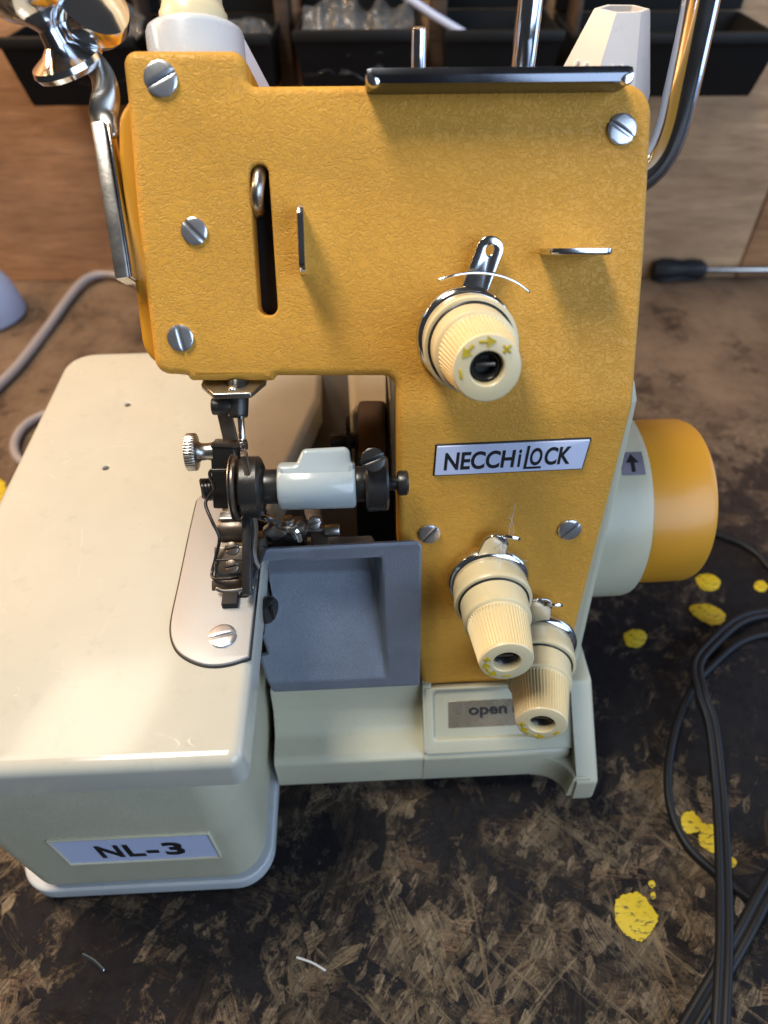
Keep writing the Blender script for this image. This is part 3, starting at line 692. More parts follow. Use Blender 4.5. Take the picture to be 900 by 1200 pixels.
for ch, xo, wc in (('N', .245, .150), ('L', .425, .112), ('-', .555, .080), ('3', .675, .130)):
    vs, fs, tw = typeset(ch, .020)
    mb.add([V((x0 + w_*(xo + p.x*wc/tw), .08225 - p.z*.004, (z0+z1)/2 - h_*.5 + p.y*h_)) for p in vs], fs)
P(mb, 'lettering', M['ink'], base, clean=False, angle=20)

# ---- cloth plate with its notch
cp = rpoly([(-.1345, .0790, .007), (-.0352, .0790, .004), (-.0352, .152, .001), (-.0358, .158, .002), (-.0280, .1985, .002), (-.0176, .2384, .003), (-.0172, .262, .002), (-.0060, .262, .002), (-.0052, .229, .002),
            (.030, .229, .001), (.030, .2790, .003), (-.1345, .2790, .013)], 0, 7)
def hole_at(px, py, r): p = onz(px, py, .125); return [(p.x+r*math.cos(2*PI*i/18), p.y+r*math.sin(2*PI*i/18)) for i in range(18)]
cplate = P(MB().plate(cp, [hole_at(150, 474, .0012), hole_at(124, 548, .0012)], .0135, .0036, 6, hr=.0006).xf(lambda p: p + V((0, 0, .125))), 'cloth_plate', M['cream_top'], angle=50)
for px, py in ((150, 474), (124, 548)):
    p = onz(px, py, .1205); P(MB().cyl(p - V((0, 0, .004)), p, .00116, seg=16, bv=.0001), 'screw_hole', M['dark'], cplate)
# grey casting walls under the notch
chain = [V(q) for q in ((-.0345, .150), (-.0365, .158), (-.0288, .1985), (-.0184, .2384), (-.0180, .2630), (-.0052, .2630), (-.0044, .2300), (.030, .2300))]
rows = []
for z, off in ((.112, 0), (.020, 0), (.020, .003), (.112, .003)):
    row = []
    for i, q in enumerate(chain):
        d = (chain[min(i+1, len(chain)-1)]-chain[max(i-1, 0)]).normalized(); row.append(V((q.x - d.y*off, q.y + d.x*off, z)))
    rows.append(row)
cav = P(MB().grid(rows+rows[:1]), 'frame_casting', M['cavity'], angle=20)
P(MB().box((-.005, .2, .018), (.09, .13, .006)), 'casting_floor', M['cavity'], cav)
sl_ = [V((-.0345, .188, .086)), V((-.004, .188, .086)), V((-.004, .2615, .1235)), (V((-.0345, .2615, .1235)))]
P(MB().grid([[sl_[0], sl_[1]], [sl_[3], sl_[2]]]).grid([[sl_[0]-V((0, 0, .004)), sl_[1]-V((0, 0, .004))], [sl_[3]-V((0, 0, .004)), sl_[2]-V((0, 0, .004))]]), 'casting_slope', M['cavity'], cav)
P(MB().box((-.038, .205, .066), (.004, .11, .088)), 'casting_web', M['cavity'], cav)

# ---- needle plate on the cloth plate
npp = [onz(*q, .1262) for q in ((231, 583), (222, 622), (210, 680), (201, 722), (200, 742), (205, 758), (216, 769), (234, 777), (252, 779), (272, 776), (293, 769))]
ol = [V((q.x, q.y)) for q in npp]; ol[-1].x = -.0360
ol = [ol[0]] + [V((q.x, q.y)) for q in catmull([V((p.x, p.y, 0)) for p in ol[1:]], 6)] + [V((-.0360, .172)), V((-.052, .186))]
P(MB().plate(offset(rpoly([(q.x, q.y, .004 if i in (0, len(ol)-1) else 0) for i, q in enumerate(ol)], 0), .0005), (), .0008, .0001, 1).xf(lambda p: p + V((0, 0, .1254))), 'plate_seam', M['dark'])
nplate = P(MB().plate(rpoly([(q.x, q.y, .004 if i in (0, len(ol)-1) else 0) for i, q in enumerate(ol)], 0), (), .0016, .0005, 3).xf(lambda p: p + V((0, 0, .1262))), 'needle_plate', M['needle_plate'])
c = onz(261, 746, .1262); P(screw_mb(c + V((0, 0, .0001)), (0, 0, 1), onz(278, 742, .1262)-c, .0041), 'screw', M['screw'], nplate)

# ---- grey scooped guard beside the needle plate
G0 = CR + LN*.0065
def g(px, py, d=0): return onpl(px, py, G0 + LN*d, LN)
o_ = g(303, 812); gx = V((1, 0, 0)); 
def gl(px, py): q = g(px, py)-o_; return (q.x, q.dot(LV))
xlt, yt = gl(303, 645); xrt, ytr = gl(492, 635); xb_, yb_ = gl(492, 804); xcl, ycl = gl(302, 777); xcb, ycb = gl(320, 812)
W1t, W1b = gl(435, 656), gl(450, 790); W2t, W2b = gl(449, 655), gl(456, 790)
yF = gl(400, 656)[1]; yE = gl(400, 797)[1]
def sm(t): t = min(1, max(0, t)); return t*t*(3-2*t)
def gdep(x, y):
    k = (y-W1b[1])/(W1t[1]-W1b[1]); xw1 = W1b[0]+(W1t[0]-W1b[0])*k; xw2 = W2b[0]+(W2t[0]-W2b[0])*k
    D = .0145*min(1, max(0, (y-yE)/(yF-yE)/.72)); D = D*sm((yF-y)/.0016 + .15)
    return -D*(1-sm((x-xw1)/max(xw2-xw1, .001)))
ny, nxg = 90, 90; top, bot = [], []
rc = .0030; 
for i in range(ny+1):
    t = i/ny; y0_ = ycb + (yt-ycb)*t; row = []; rowb = []
    xl_ = xlt if y0_ > ycl else xcl + (xcb-xcl)*(ycl-y0_)/(ycl-ycb)
    dy = yt - y0_; ins_ = rc - math.sqrt(max(rc*rc-(rc-dy)**2, 0)) if dy < rc else 0
    dyb = y0_-ycb; insb = .001 - math.sqrt(max(.001**2-(.001-dyb)**2, 0)) if dyb < .001 else 0
    dd_ = min(1, -gdep(xl_+.003, y0_)/.008); xl_ = xl_ + (min(xl_, -.0416-o_.x) - xl_)*dd_
    for j in range(nxg+1):
        u = j/nxg; x = xl_ + ins_ + (xb_ - max(ins_, insb) - xl_ - ins_)*u
        y = y0_ + ((ytr-yt)*t + (yb_-ycb)*(1-t))*(x-xlt)/(xrt-xlt)
        e_ = .0005*max(0, 1-min(u, 1-u)*nxg) + .0004*max(0, 1-min(t, 1-t)*ny)
        d = gdep(x, y); row.append(V((x, y, d-e_))); rowb.append(V((x, y, d-.0014)))
    top.append(row); bot.append(rowb)
gm = MB().grid(top).grid([r[::-1] for r in bot])
def loopof(g_): return g_[0][:-1] + [r[-1] for r in g_[:-1]] + g_[-1][:0:-1] + [r[0] for r in g_[:0:-1]]
gm.grid([loopof(top), loopof(bot)], True)
guard = P(gm.xf(lambda p: o_ + gx*p.x + LV*p.y + LN*p.z), 'chip_guard', M['guard'], angle=40)
# hinge stud on the guard
c = g(314, 722, .0100)
P(MB().box(c+V((-.0032, 0, 0)), (.0034, .007, .0125), bv=.0008), 'hinge_block', M['black_steel'])
P(MB().lathe([(.0015, -.003), (.0044, -.003), (.0047, -.0022), (.0047, -.0008), (.0042, 0), (.0015, .0001)], c+V((.0012, .002, .0)), V((.9, -.42, .1)), 32).join(MB().box(c+V((.0015, .0015, 0)), (.0009, .0010, .007), bv=.0002)), 'hinge_stud', M['black_steel'])

# ---- front tray, opened label, side leg
X0, X1, X2 = -.0405, ony(498, 850, .124).x, .0795
def prof(pts, xa, xb, r=.0012, rad=.002):
    pl = rpoly([(p[0], p[1], p[2] if len(p) > 2 else rad) for p in pts], rad, 6)
    return MB().plate(pl, (), xb-xa, r, 3).place((xb, 0, 0), (0, 1, 0), (0, 0, 1), (1, 0, 0))
t = prof([(.160, .012), (.1190, .012, .0015), (.1192, .0320, .0022), (.1218, .0338, .003), (.1305, .0355, .007), (.1365, .0440, .007), (.1388, .0560, .001), (.160, .0560)], X0, X1+.004)
t.join(prof([(.160, .0121), (.1188, .0121, .0015), (.1188, .0325, .003), (.1215, .0345, .002), (.160, .0345)], X1, X2))
t.join(prof([(.150, .0575), (.1372, .0582, .0012), (.1190, .0350, .003), (.1235, .0300, .002), (.14, .04)], X1, X1+.0034, .0008))
t.join(prof([(.155, .0588), (.1365, .0588, .003), (.1085, .0262, .0028), (.1085, .0095, .0022), (.1135, .0090, .002), (.1155, .0160, .004), (.122, .0200), (.155, .0200)], X2-.0012, X2+.0078, .0022).xf(lambda p: V((p.x + (.0585-p.z)*.075, p.y, p.z))))
fl = [(X2+.0066, .1094), (X2+.0004, .1094), (X2-.0004, .1095)] + [(X2-.0004-.0130*(1-math.cos(R(a_))) , .1190-.0092*(1-math.sin(R(a_)))) for a_ in range(0, 91, 10)] + [(X2-.016, .1215), (X2+.0066, .1215)]
t.join(MB().plate(fl, (), .0165, .0010, 3).place((0, 0, .0285), (1, 0, 0), (0, 1, 0), (0, 0, 1)))
# sloped recess frame
sa = V((0, .1362, .0578)); sb = V((0, .1192, .0350)); sv = (sa-sb).normalized(); sn = V((0, -sv.z, sv.y)); Ls = (sa-sb).length
ro = rpoly([(X1+.0005, 0), (X2+.002, 0), (X2+.002, Ls), (X1+.0005, Ls)], .001, 4); Rx0 = X1+.0042
ri = rpoly([(Rx0, Ls*.22), (X2-.006, Ls*.22), (X2-.006, Ls*.94), (Rx0, Ls*.94)], .0016, 5)
fm = MB().plate(ro, [ri], .0030, .0008, 4, hr=.0010); fm.place(sb, (1, 0, 0), sv, sn); t.join(fm)
t.join(MB().plate(ro, (), .004, .0003, 2).place(sb - sn*.0016, (1, 0, 0), sv, sn))
tray = P(t, 'front_tray', M['cream'], angle=45)
def sl(px, py, d=.0): return onpl(px, py, sb - sn*(.0016-d), sn)
q = [sl(530, 853), sl(640, 851), sl(636, 818), sl(525, 822)]
xa, xb = q[3].x, q[1].x; ya, yb = (q[0]-sb).dot(sv), (q[3]-sb).dot(sv); ya = max(ya, Ls*.24)
opl = P(MB().plate(rpoly([(xa, ya), (xb, ya), (xb, yb), (xa, yb)], .0003, 2), (), .0003, .0001, 1).place(sb - sn*.0014, (1, 0, 0), sv, sn), 'open_label', M['foil'], tray)
cu = bpy.data.curves.new('lettering', 'FONT'); cu.body = 'open'; cu.size = 1; cu.offset = .018; cu.extrude = .01
to = bpy.data.objects.new('lettering_source', cu); S.collection.objects.link(to)
bpy.context.view_layer.update(); me = bpy.data.meshes.new_from_object(to.evaluated_get(bpy.context.evaluated_depsgraph_get()))
bpy.data.objects.remove(to)
a = sl(549, 837); b = sl(594, 835); xsz = max(v.co.x for v in me.vertices); sc_ = (b.x-a.x)/xsz
ya2 = (a-sb).dot(sv); yx = .0034/.55
tv = [sb - sn*.00118 + V((a.x + v.co.x*sc_, 0, 0)) + sv*(ya2 + v.co.y*yx) + sn*(v.co.z*.006) for v in me.vertices]
mb = MB().add(tv, [tuple(p.vertices) for p in me.polygons])
yc = ya2+.0018; ax_ = b.x+.0024
mb.add([sb - sn*.00112 + V((ax_, 0, 0)) + sv*(yc-.0018), sb - sn*.00112 + V((ax_+.0035, 0, 0)) + sv*yc, sb - sn*.00112 + V((ax_, 0, 0)) + sv*(yc+.0018)], [(0, 1, 2)])
P(mb, 'lettering', M['ink'], tray, clean=False)

# ---- needle bar, presser foot and upper knife parts
W = ony
Xv, Yv, Zv = V((1, 0, 0)), V((0, 1, 0)), V((0, 0, 1))
# plate under the arm with its screw
a = onpl(237, 451, CR-UN*.004, UN); 
pc = [W(237, 449, .1740), W(312, 448, .1740), W(296, 460, .1660), W(250, 463, .1660)]
zp = sum(q.z for q in pc)/4 + .0
pl = rpoly([(pc[0].x, .186), (pc[1].x, .186), (pc[1].x, .1735), (pc[2].x-.0005, .1655), (pc[3].x+.0002, .1655), (pc[0].x, .1725)], .0006, 3)
arm_under = W(273, 460, .166).z
tl = V((0, math.cos(.15), -math.sin(.15)))
bar_plate = P(MB().plate(pl, (), .0016, .0005, 3).xf(lambda p: V((p.x, .1655, arm_under)) + tl*(p.y-.1655) + V((0, math.sin(.15), math.cos(.15)))*p.z), 'needle_bar_plate', M['steel'])
c = W(273, 455, .1690); P(MB().cyl(c-V((0, 0, .001)), c+V((0, .0000, .0008)), .0014, bv=.0003, seg=20), 'screw', M['chrome'], bar_plate)
t1, t0 = W(279, 462, .1700), W(279, 489, .1650); nax = (t1-t0).normalized()
nc_ = P(MB().cyl(t0, t1+nax*.004, .0030, .0034, bv=.0007), 'needle_clamp', M['black_steel'])
cs = W(262, 476, .1675)
P(MB().cyl(cs+V((.003, 0, 0)), cs-V((.0035, 0, 0)), .0026, bv=.0006).join(MB().cyl(cs+V((.004, 0, 0)), cs+V((-.001, 0, 0)), .0018)), 'clamp_screw', M['black_steel'], nc_)
P(MB().cyl(W(284, 520, .1600), W(282, 486, .1660), .0010, bv=.0002, seg=16).join(MB().cyl(W(286, 548, .1545), W(284.5, 520, .1600), .00085, bv=.0002, seg=16)), 'needle', M['chrome'], nc_)
P(MB().box(W(286, 521, .1592), (.0022, .0018, .0030), bv=.0004), 'needle_collar', M['chrome'], nc_)
# presser bar and foot block
a, b = W(262, 479, .180), W(272, 522, .172); d = (a-b).normalized(); ex = (Xv-d*d.x).normalized()
pb = P(MB().box((a+b)/2, (.0046, .0026, (a-b).length*1.1), ex, d.cross(ex), d, .0004), 'presser_bar', M['oil_steel'])
a, b = W(265, 517, .170), W(268, 592, .160); d = (a-b).normalized(); ex = (Xv-d*d.x).normalized(); ey = d.cross(ex)
blk = MB().box((a+b)/2, (.0086, .0090, (a-b).length), ex, ey, d, .0009)
blk.join(MB().box((a+b)/2+ex*.0030+ey*.001, (.0030, .0070, (a-b).length*1.0), ex, ey, d, .0008))
block = P(blk, 'foot_block', M['black_steel'])
P(MB().box(W(268, 521, .1665), (.0104, .0024, .0014), ex, ey, d, .0004), 'block_edge', M['oil_steel'], block)
# knurled thumb screw
c = W(252, 529, .167)
P(MB().lathe([(.0022, 0), (.0030, .0004), (.0027, .0022), (.0028, .0042), (.0036, .0052), (.0057, .0056), (.0060, .0060), (.0060, .0084), (.0057, .0088), (.0048, .0090), (.0044, .0086), (.001, .0086)], c, V((-1, -.03, .03)), 160, 40, .0003, (6, 7)), 'thumb_screw', M['steel'], block)
# coil spring and finger wire
c0, c1 = W(254, 573, .163), W(237, 574, .162); pts = []
axd = (c1-c0); e1 = Zv; e2 = axd.normalized().cross(Zv)
for i in range(97):
    t = i/96; th = 2*PI*4.5*t; pts.append(c0 + axd*t + (e1*math.cos(th)+e2*math.sin(th))*.0031)
P(MB().tube(pts, .0008, 8).join(MB().cyl(c0+axd*-.3, c1-axd*.05, .0022)), 'coil_spring', M['black_steel'], block)
pts = [W(x, y, Y) for x, y, Y in ((247, 552, .157), (246, 558, .1565), (251, 572, .158), (244, 583, .157), (241, 592, .155), (249, 612, .150), (257, 630, .147), (253, 652, .144), (249, 668, .141), (249, 676, .1385), (256, 678.5, .1372), (279, 677, .1368))]
P(MB().tube(catmull([W(276, 551, .157), W(252, 551, .157)] + pts, 6), .00055, 10), 'finger_wire', M['black_steel'], block)
# knife drive disc on the shaft
axA, axB = W(288, 571, .154), W(470, 566, .154); ad = (axB-axA).normalized()
def on_ax(px): # point of the shaft under a column of the photograph
    lo, hi = -.02, .08
    for _ in range(40):
        m = (lo+hi)/2; q = axA+ad*m-CAM; x = 450+F*q.dot(right)/q.dot(fwd)
        if x < px: lo = m
        else: hi = m
    return axA+ad*lo
shaft = P(MB().cyl(on_ax(296), on_ax(336), .0054), 'knife_shaft', M['black_steel'])
P(MB().lathe([(.003, 0), (.0090, .0002), (.0096, .0008), (.0096, .0056), (.0090, .0062), (.0072, .0070), (.0054, .0072)], on_ax(283), ad, 56), 'shaft_collar', M['black_steel'], shaft)
P(MB().lathe([(.003, 0), (.0092, .0001), (.0098, .0006), (.0098, .0011), (.0092, .0016), (.003, .0017)], on_ax(274), ad, 56), 'knife_disc', M['oil_steel'], shaft)
P(MB().lathe([(.0090, 0), (.0102, .0001), (.0103, .0004), (.0090, .0006)], on_ax(272.5), ad, 56), 'disc_rim', M['steel'], shaft)
P(MB().box(W(288, 543, .1440), (.0018, .0024, .0075), bv=.0004), 'knife_tongue', M['oil_steel'], shaft)
# pale painted knife arm: barrel with a chamfered hump
q0, q1 = on_ax(327), on_ax(417); La = (q1-q0).length; e3 = (Zv-ad*ad.z).normalized(); e2 = e3.cross(ad)
barrel = MB().lathe([(.0064, 0), (.0070, .0003), (.0074, .0010), (.0074, La-.0010), (.0070, La-.0003), (.0064, La)], q0, ad, 56)
hd = Vector((0, .74, .67)) if False else V((0, .74, .67)); hd = (hd-ad*hd.dot(ad)).normalized(); hz_ = ad.cross(hd)
hump = rpoly([(.0003, -.003), (.0003, .0060, .001), (.0058, .0062, .0015), (.0080, .0108, .002), (La-.0016, .0112, .0022), (La-.0012, .0064, .001), (La-.0003, .0058, .0010), (La-.0003, -.003)], 0, 6)
hb = MB().plate(hump, (), .0138, .0016, 4).place(q0 + hz_*.0066, ad, hd, hz_)
P(barrel.join(hb), 'knife_arm', M['arm_paint'])
# clamp collar with screw and end bolt
cc = P(MB().cyl(on_ax(415), on_ax(430), .0056).join(MB().lathe([(.003, 0), (.0080, .0001), (.0086, .0008), (.0086, .0064), (.0080, .0071), (.003, .0072)], on_ax(428), ad, 56)), 'clamp_collar', M['black_steel'])
P(MB().lathe([(.002, -.002), (.0024, .0005), (.0022, .0042), (.0036, .0045), (.0039, .0052), (.0039, .0072), (.0034, .0078), (.001, .0078)], on_ax(449), ad, 36), 'end_bolt', M['black_steel'], cc)
sc0 = W(437, 539, .149)
P(screw_mb(sc0, V((0, -.75, .66)), V((1, .3, .2)), .0036).join(MB().cyl(sc0-V((0, -.003, .0026)), sc0, .0034)), 'screw', M['black_steel'], cc)
# oily rocker arm behind
a, b = W(436, 480, .219), W(436, 548, .190); d = (a-b).normalized(); ex = (Xv-d*d.x).normalized(); ey = d.cross(ex)
P(MB().box((a+b)/2, (.0112, .012, (a-b).length), ex, ey, d, .0022).join(MB().box((a+b)/2+ex*.0085+ey*.004+d*.006, (.0065, .012, (a-b).length*.62), ex, ey, d, .002)), 'rocker_arm', M['oil_steel'])
P(MB().box(W(409, 522, .199), (.0016, .010, .020), bv=.0003), 'spacer_plate', M['black_steel'])
P(MB().cyl(W(387, 517, .206), W(416, 516, .206), .0032), 'stop_pin', M['black_steel'])
P(MB().box(W(462, 500, .214), (.006, .02, .04), bv=.001), 'rear_shaft', M['dark'])
# presser foot
ft = W(275, 660, .1400)
f1 = MB()
a, b = W(276, 596, .158), W(276, 690, .1375); d = (a-b).normalized(); ex = (Xv-d*d.x).normalized(); ey = d.cross(ex); L = (a-b).length
f1.box(b + d*L*.28 + ey*.001, (.0135, .0046, L*.50), ex, ey, d, .0008)
f1.box(b + d*L*.04 - ey*.0006, (.0145, .0042, L*.17), ex, ey, d, .0008)
f1.cyl(b + d*L*.74 - ex*.0052, b + d*L*.74 + ex*.0055, .0044, bv=.001)
f1.cyl(b + d*L*.90 - ex*.0040, b + d*L*.90 + ex*.0055, .0036, bv=.001)
foot = P(f1, 'presser_foot', M['oil_steel'])
P(MB().box(W(290, 650, .1400), (.0030, .0035, .0250), ex, ey, d, .0006).join(MB().box(W(296, 672, .139), (.0030, .0024, .0180), (ex*.94-d*.34), ey, (d*.94+ex*.34), .0005)), 'chain_finger', M['black_steel'], foot)
for py in (643, 664):
    c = W(272, py, .1372 if py > 650 else .1412); P(screw_mb(c, -ey if ey.y > 0 else ey, V((1, 0, .35)), .0022), 'screw', M['oil_steel'], foot)
P(MB().box(W(275, 656, .1395), (.0115, .0010, .0006), ex, ey, d, .0002), 'joint_line', M['ink'], foot)
P(MB().tube(catmull([W(254, 690, .1345), W(262, 693, .1335), (W(278, 692, .1335)), W(296, 688, .1345)], 6), .0007, 8, .6), 'foot_toe', M['steel'], foot)
P(MB().tube(catmull([W(253, 660, .137), W(254, 672, .136), W(262, 674, .1358), W(284, 673, .1362)], 6), .0005, 8), 'toe_wire', M['black_steel'], foot)
P(MB().box(W(270, 703, .1310), (.0048, .0052, .0030), bv=.0003), 'feed_gap', M['dark'], foot)
# loopers and their holders in the cavity
lp = MB(); lp.tube(catmull([W(300, 604, .158), W(320, 611, .155), (W(338, 618, .153)), W(346, 627, .151)], 6), .0011, 10, .6)
looper = P(lp, 'looper', M['steel'])
P(MB().tube(catmull([W(302, 612, .160), W(322, 622, .156), W(345, 630, .154)], 6), .0016, 10), 'looper_shank', M['black_steel'], looper)
P(MB().cyl(W(350, 621, .158), W(396, 620, .158), .0016, bv=.0003), 'looper_rod', M['steel'])
P(MB().lathe([(.001, 0), (.0034, .0003), (.0037, .0012), (.0037, .005), (.003, .0058), (.001, .006)], W(338, 620, .158), V((1, .2, 0)), 28), 'rod_end', M['oil_steel'])
a, b = W(366, 600, .166), W(378, 645, .152); d = (a-b).normalized(); ex = (Xv-d*d.x).normalized()
lh = P(MB().box((a+b)/2, (.0056, .005, (a-b).length*1.15), ex, d.cross(ex), d, .001), 'looper_holder', M['oil_steel'])
c = W(368, 613, .1585); P(screw_mb(c, V((0, -.8, .6)), V((1, .2, .4)), .0024), 'screw', M['steel'], lh)
P(MB().box(W(325, 636, .158), (.020, .006, .007), (.96, 0, .28), Yv, (-.28, 0, .96), .001).join(MB().box(W(310, 628, .160), (.005, .006, .016), bv=.0008)), 'looper_carrier', M['black_steel'])
P(MB().box(W(306, 634, .152), (.0040, .0035, .0065), bv=.0004), 'carrier_nut', M['steel'])
P(MB().tube(catmull([W(297, 600, .150), W(300, 622, .147), W(298, 645, .143), W(300, 658, .1405), W(304, 665, .1395)], 6), .0010, 8, .5).join(MB().tube(catmull([W(293, 606, .149), W(295, 640, .1435), W(296, 668, .139)], 6), .0007, 8, .6)), 'stitch_finger', M['oil_steel'])
c = W(338, 607, .1515); P(MB().cyl(c-V((0, 0, .003)), c, .0017).join(MB().cyl(c-V((0, 0, .0045)), c-V((0, 0, .002)), .0026)), 'set_screw', M['steel'])
P(MB().tube(catmull([W(306, 606, .154), W(330, 612, .1525), W(347, 622, .151), W(352, 634, .150)], 6), .0009, 8, .5), 'upper_looper', M['chrome'])
P(MB().box(W(322, 622, .1535), (.0052, .003, .0060), (.8, 0, .6), Yv, (-.6, 0, .8), .0006), 'looper_clamp', M['steel'])
P(MB().cyl(W(381, 622, .155), W(398, 621, .155), .0022, bv=.0004), 'rod_bush', M['steel'])
P(MB().box(W(276, 605, .1535), (.0100, .0030, .0014), bv=.0004), 'ankle_edge', M['steel'])

# ------------------------------------------------------------------ loose things on the bench and behind
def cable(name, mat, pts, r, label, cat, group=None, twin=False):
    c = catmull([onz(x, y, z) for x, y, z in pts], 10)
    mb = MB()
    if twin:
        for sg in (-1, 1):
            row = []
            for i, p in enumerate(c):
                t = (c[min(i+1, len(c)-1)]-c[max(i-1, 0)]); t.z = 0; t.normalize(); s_ = V((-t.y, t.x, 0)); row.append(p + s_*sg*r*.93)
            mb.tube(row, r, 12)
        row = [p+V((0, 0, -r*.05)) for p in c]; mb.tube(row, r*.62, 8)
    else: mb.tube(c, r, 14)
    return tag(mb.build(name, mat, angle=70), label, cat, group)
cable('power_cord', M['cord'], ((960, 712, .006), (905, 717, .005), (868, 726, .006), (836, 752, .008), (817, 778, .009), (822, 812, .010), (834, 850, .008), (842, 920, .005), (847, 1000, .006), (849, 1080, .009), (847, 1150, .011), (842, 1240, .011)), .00165,
      'black twin core cord running straight down between the two yellow stains and crossing the others', 'cord', None, True)
cable('power_cord', M['cord'], ((960, 742, .003), (905, 742, .003), (868, 752, .003), (836, 778, .003), (812, 806, .004), (794, 846, .0035), (783, 900, .0035), (786, 948, .003), (805, 990, .003), (838, 1022, .003), (872, 1048, .003), (905, 1066, .003), (960, 1090, .003)), .0018,
      'thin round black cord bowed to the left around the farther yellow stain', 'cord')
cable('power_cord', M['cord'], ((960, 950, .004), (925, 1000, .006), (897, 1045, .008), (872, 1092, .008), (843, 1142, .006), (812, 1195, .004), (780, 1250, .003)), .0018,
      'black twin core cord slanting across the bottom right corner under the straight one', 'cord', None, True)
cable('power_cord', M['cord'], ((822, 618, .004), (845, 628, .003), (868, 637, .0025), (888, 650, .0025), (905, 668, .0025), (940, 690, .003)), .0018,
      'short visible length of black cord emerging right behind the orange handwheel', 'cord')
cable('grey_cable', M['grey_cord'], ((-60, 520, .004), (-20, 470, .004), (20, 430, .004), (55, 385, .004), (80, 350, .005), (100, 328, .006), (124, 321, .006), (150, 327, .005), (185, 345, .004), (230, 370, .004)), .0037,
      'thick grey cable curving over the bench left of the machine', 'cable')
cable('grey_cable', M['grey_cord'], ((90, 478, .004), (52, 486, .004), (28, 500, .004), (17, 520, .004), (22, 538, .004), (44, 548, .004), (90, 548, .004)), .0030,
      'small grey cable loop peeking out behind the left edge of the cream plate', 'cable')
# yellow paint on the bench: thin dried splashes
def splash(pts, label, sd, h=.0005):
    rnd = random.Random(sd); q = [onz(x, y, 0) for x, y in pts]; q = [V((p.x, p.y)) for p in q]
    out = []
    n = len(q); sz = max((a-b).length for a in q for b in q)
    for i in range(n):
        p0, a, b, p3 = q[i-1], q[i], q[(i+1) % n], q[(i+2) % n]
        for k in range(8):
            t = k/8; p = .5*(2*a+(b-p0)*t+(2*p0-5*a+4*b-p3)*t*t+(3*a-p0-3*b+p3)*t**3); s_ = sz*.024; out.append(V((p.x+rnd.uniform(-s_, s_), p.y+rnd.uniform(-s_, s_))))
    o = MB().plate(out, (), h, h*.5, 2).xf(lambda p: p+V((0, 0, h+.0001))).build('paint_splash', M['yellow_paint'])
    return tag(o, label, 'paint stain', 'yellow paint stains on the bench')
splash([(722, 1055), (747, 1046), (768, 1068), (769, 1082), (756, 1101), (742, 1101), (724, 1086)], 'largest yellow paint stain, alone on the bench left of the cords', 1)
splash([(799, 955), (812, 952), (826, 966), (838, 968), (842, 985), (838, 999), (824, 994), (818, 983), (820, 975), (803, 976)], 'ragged yellow paint stain with bare wood hole inside the black cord bow', 2)
splash([(852, 1002), (863, 1010), (857, 1018), (848, 1014)], 'small yellow paint stain just right of the straight twin cord', 3)
splash([(816, 676), (830, 673), (843, 680), (840, 691), (826, 692), (817, 685)], 'oval yellow paint stain nearest below the orange handwheel', 4)
splash([(808, 712), (828, 708), (845, 716), (850, 726), (836, 733), (816, 724)], 'oval yellow paint stain between the handwheel and the cord bend', 5)
splash([(884, 684), (893, 681), (900, 688), (894, 694), (885, 691)], 'small yellow paint stain at the right edge of the photo beside the handwheel', 6)
splash([(759, 1034), (765, 1032), (768, 1038), (763, 1041)], 'upper of two tiny yellow paint drops over the largest stain', 7)
splash([(762, 1047), (767, 1046), (768, 1052), (764, 1054)], 'lower of two tiny yellow paint drops over the largest stain', 8)
splash([(-12, 562), (4, 564), (8, 578), (2, 590), (-12, 590)], 'yellow paint stain at the left edge of the photo beside the cream plate', 9)
splash([(732, 742), (748, 738), (758, 746), (750, 758), (734, 756)], 'dim yellow paint stain in the shadow under the handwheel', 10)
# little scraps
def scrap(p0, p1, r, label, name='scrap', mat='white_plastic', cat='scrap'):
    a, b = onz(*p0, r), onz(*p1, r); m = a.lerp(b, .5)+V((.0003, .0004, 0))
    return tag(MB().tube(catmull([a, m, b], 4), r, 8, .7).build(name, M[mat]), label, cat)
scrap((97, 1119), (121, 1137), .0008, 'tiny silvery scrap lying on the bench in front of the cream base', 'metal_scrap', 'chrome')
scrap((348, 1122), (381, 1137), .00042, 'thin white thread scrap on the bench right of the cream base', 'thread_scrap')
# screwdriver by the wall
a, b = onz(764, 316, .010), onz(826, 316, .010); d = (b-a).normalized(); Ls = (b-a).length
sd = thing('screwdriver', 'black handled screwdriver lying along the bench by the wall', 'screwdriver', a)
P(MB().lathe([(.003, 0), (.0075, .001), (.0098, .008), (.0098, Ls*.35), (.0082, Ls*.55), (.0094, Ls*.72), (.0088, Ls*.9), (.0055, Ls)], a, d, 96, 8, .0014, (2, 5)), 'handle', M['cord'], sd)
P(MB().cyl(b-d*.003, b+d*.12, .0032), 'shaft', M['steel'], sd)
# pale blue plastic cap at the left
c = onz(-12, 371, 0)
tag(MB().lathe([(.030, 0), (.034, .002), (.0335, .010), (.030, .026), (.023, .039), (.013, .047), (.003, .050)], (c.x-.004, c.y, 0), V((0, 0, 1)), 56).build('plastic_dome', M['blue_plastic']), 'pale blue rounded plastic dome standing on the bench at the left by the wall', 'plastic dome')

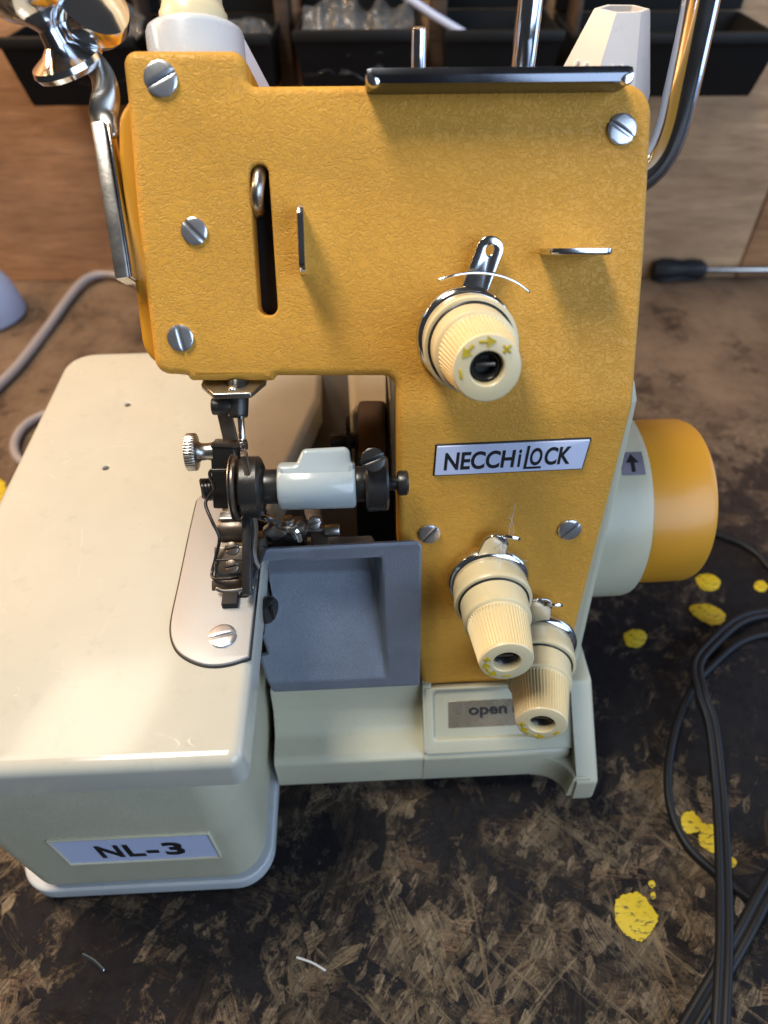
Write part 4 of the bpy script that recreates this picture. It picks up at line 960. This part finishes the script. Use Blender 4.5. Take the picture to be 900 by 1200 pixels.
# open bins hooked along the wall
YB = .078
def bin_(x0, x1, rim_y, bot_y, label, name='storage_bin'):
    p = thing(name, label, 'bin', wallpt((x0+x1)/2), 'black storage bins on the wall')
    f = lambda px, py, out: onpl(px, py, wallpt(0, out), WN)
    a = f((x0), rim_y, YB); b = f((x1), rim_y, YB); zb = (f((x0+x1)/2, bot_y, YB*.86)).z; zt = (a.z+b.z)/2; xl, xr = a.x, b.x
    ins = .005; mb = MB(); th = .002
    def R4(z, k, out0, out1): return [wallpt(xl+k, out0)+Zv*z, wallpt(xr-k, out0)+Zv*z, wallpt(xr-k, out1)+Zv*z, wallpt(xl+k, out1)+Zv*z]
    rows = [R4(zb, ins, .004, YB*.86), R4(zb+.003, ins*.9, .003, YB*.88), R4(zt, 0, .002, YB), R4(zt, th, .004, YB-th), R4(zb+.004, ins+th, .006, YB*.86-th)]
    mb.grid(rows, True, True)
    shell = mb.build('shell', M['bin'], p, angle=25)
    rp = [wallpt(xl, YB)+Zv*zt, wallpt(xr, YB)+Zv*zt]
    MB().box((rp[0]+rp[1])/2+WN*.0015, ((rp[1]-rp[0]).length, .006, .006), WD, -WN, Zv, .0016).build('rim', M['bin'], p)
    bk = wallbox(xl, xr, zt+.001, zt+.09, .0015, .004, .001); bk.build('back_panel', M['bin'], p)
    return p, xl, xr, zb, zt
b1 = bin_(3, 166, 49, 124, 'black plastic bin on the wall behind the chrome lifter knob, leftmost of the bins')
b2 = bin_(178, 324, 46, 121, 'black plastic bin on the wall behind the ivory dial on the arm top')
b3 = bin_(349, 502, 41, 116, 'black plastic bin holding a clear plastic bag, behind the short chrome pin')
b4 = bin_(528, 668, 41, 115, 'black plastic bin crossed by the thick chrome post')
b5 = bin_(680, 925, 44, 113, 'wide black plastic bin behind the white slotted holder and bent chrome handle')
for px, wd in ((173, 7), (336, 16), (515, 18), (674, 8)):
    p = onpl(px, 60, wallpt(0, .03), WN); q = onpl(px+wd, 60, wallpt(0, .03), WN); hw = (q.x-p.x)/2
    tag(wallbox(p.x-hw, p.x+hw, .13, .42, .0005, .03).build('wall_post', M['post']), {173: 'dark wooden post on the wall between the two leftmost bins', 336: 'dark wooden post left of the bin with the plastic bag', 515: 'dark wooden post right of the bin with the plastic bag', 674: 'dark wooden post left of the wide right bin'}[px], 'post', 'wooden posts between the bins')
# crumpled clear bags
def bag(b, xa, xb, hgt, label, sd, lift=0):
    from mathutils import noise as ns
    _, xl, xr, zb, zt = b; rows = []; nx, ny = 40, 20
    for i in range(ny+1):
        row = []
        for j in range(nx+1):
            u, v = j/nx, i/ny; x = xa + (xb-xa)*u
            out = .012 + (YB-.016)*v
            n_ = ns.noise(V((x*40, v*3, sd))); n2 = ns.noise(V((x*110, v*8, sd+3)))
            z = zt - .012 + lift + hgt*math.sin(PI*min(1, v*1.15))**.8*(.55+.45*math.sin(PI*u)) + .012*n_ + .006*n2
            row.append(wallpt(x, out + .006*n2)+Zv*z)
        rows.append(row)
    mb = MB().grid(rows); mb.grid([[q - Zv*.010 for q in r] for r in rows])
    return tag(mb.build('plastic_bag', M['bag'], angle=60), label, 'bag', 'clear bags in the bins')
bag(b3, b3[1]+.004, b3[2]-.004, .022, 'crumpled clear plastic bag lying in the bin behind the short chrome pin', 2)
bag(b1, b1[2]-.045, b1[2]-.003, .02, 'crumpled clear plastic bag in the leftmost bin near the arm top', 5)
bag(b2, b2[2]-.05, b2[2]-.004, .014, 'crumpled clear plastic bag in the bin behind the ivory dial', 8)
f = lambda px, py, out: onpl(px, py, wallpt(0, out), WN)
tag(MB().tube([f(470, -8, .05), f(508, 18, .062), f(546, 41, .078)], .0026, 10).build('plastic_strip', M['blue_plastic']), 'pale blue plastic strip leaning over the bin rims beside the short chrome pin', 'strip')
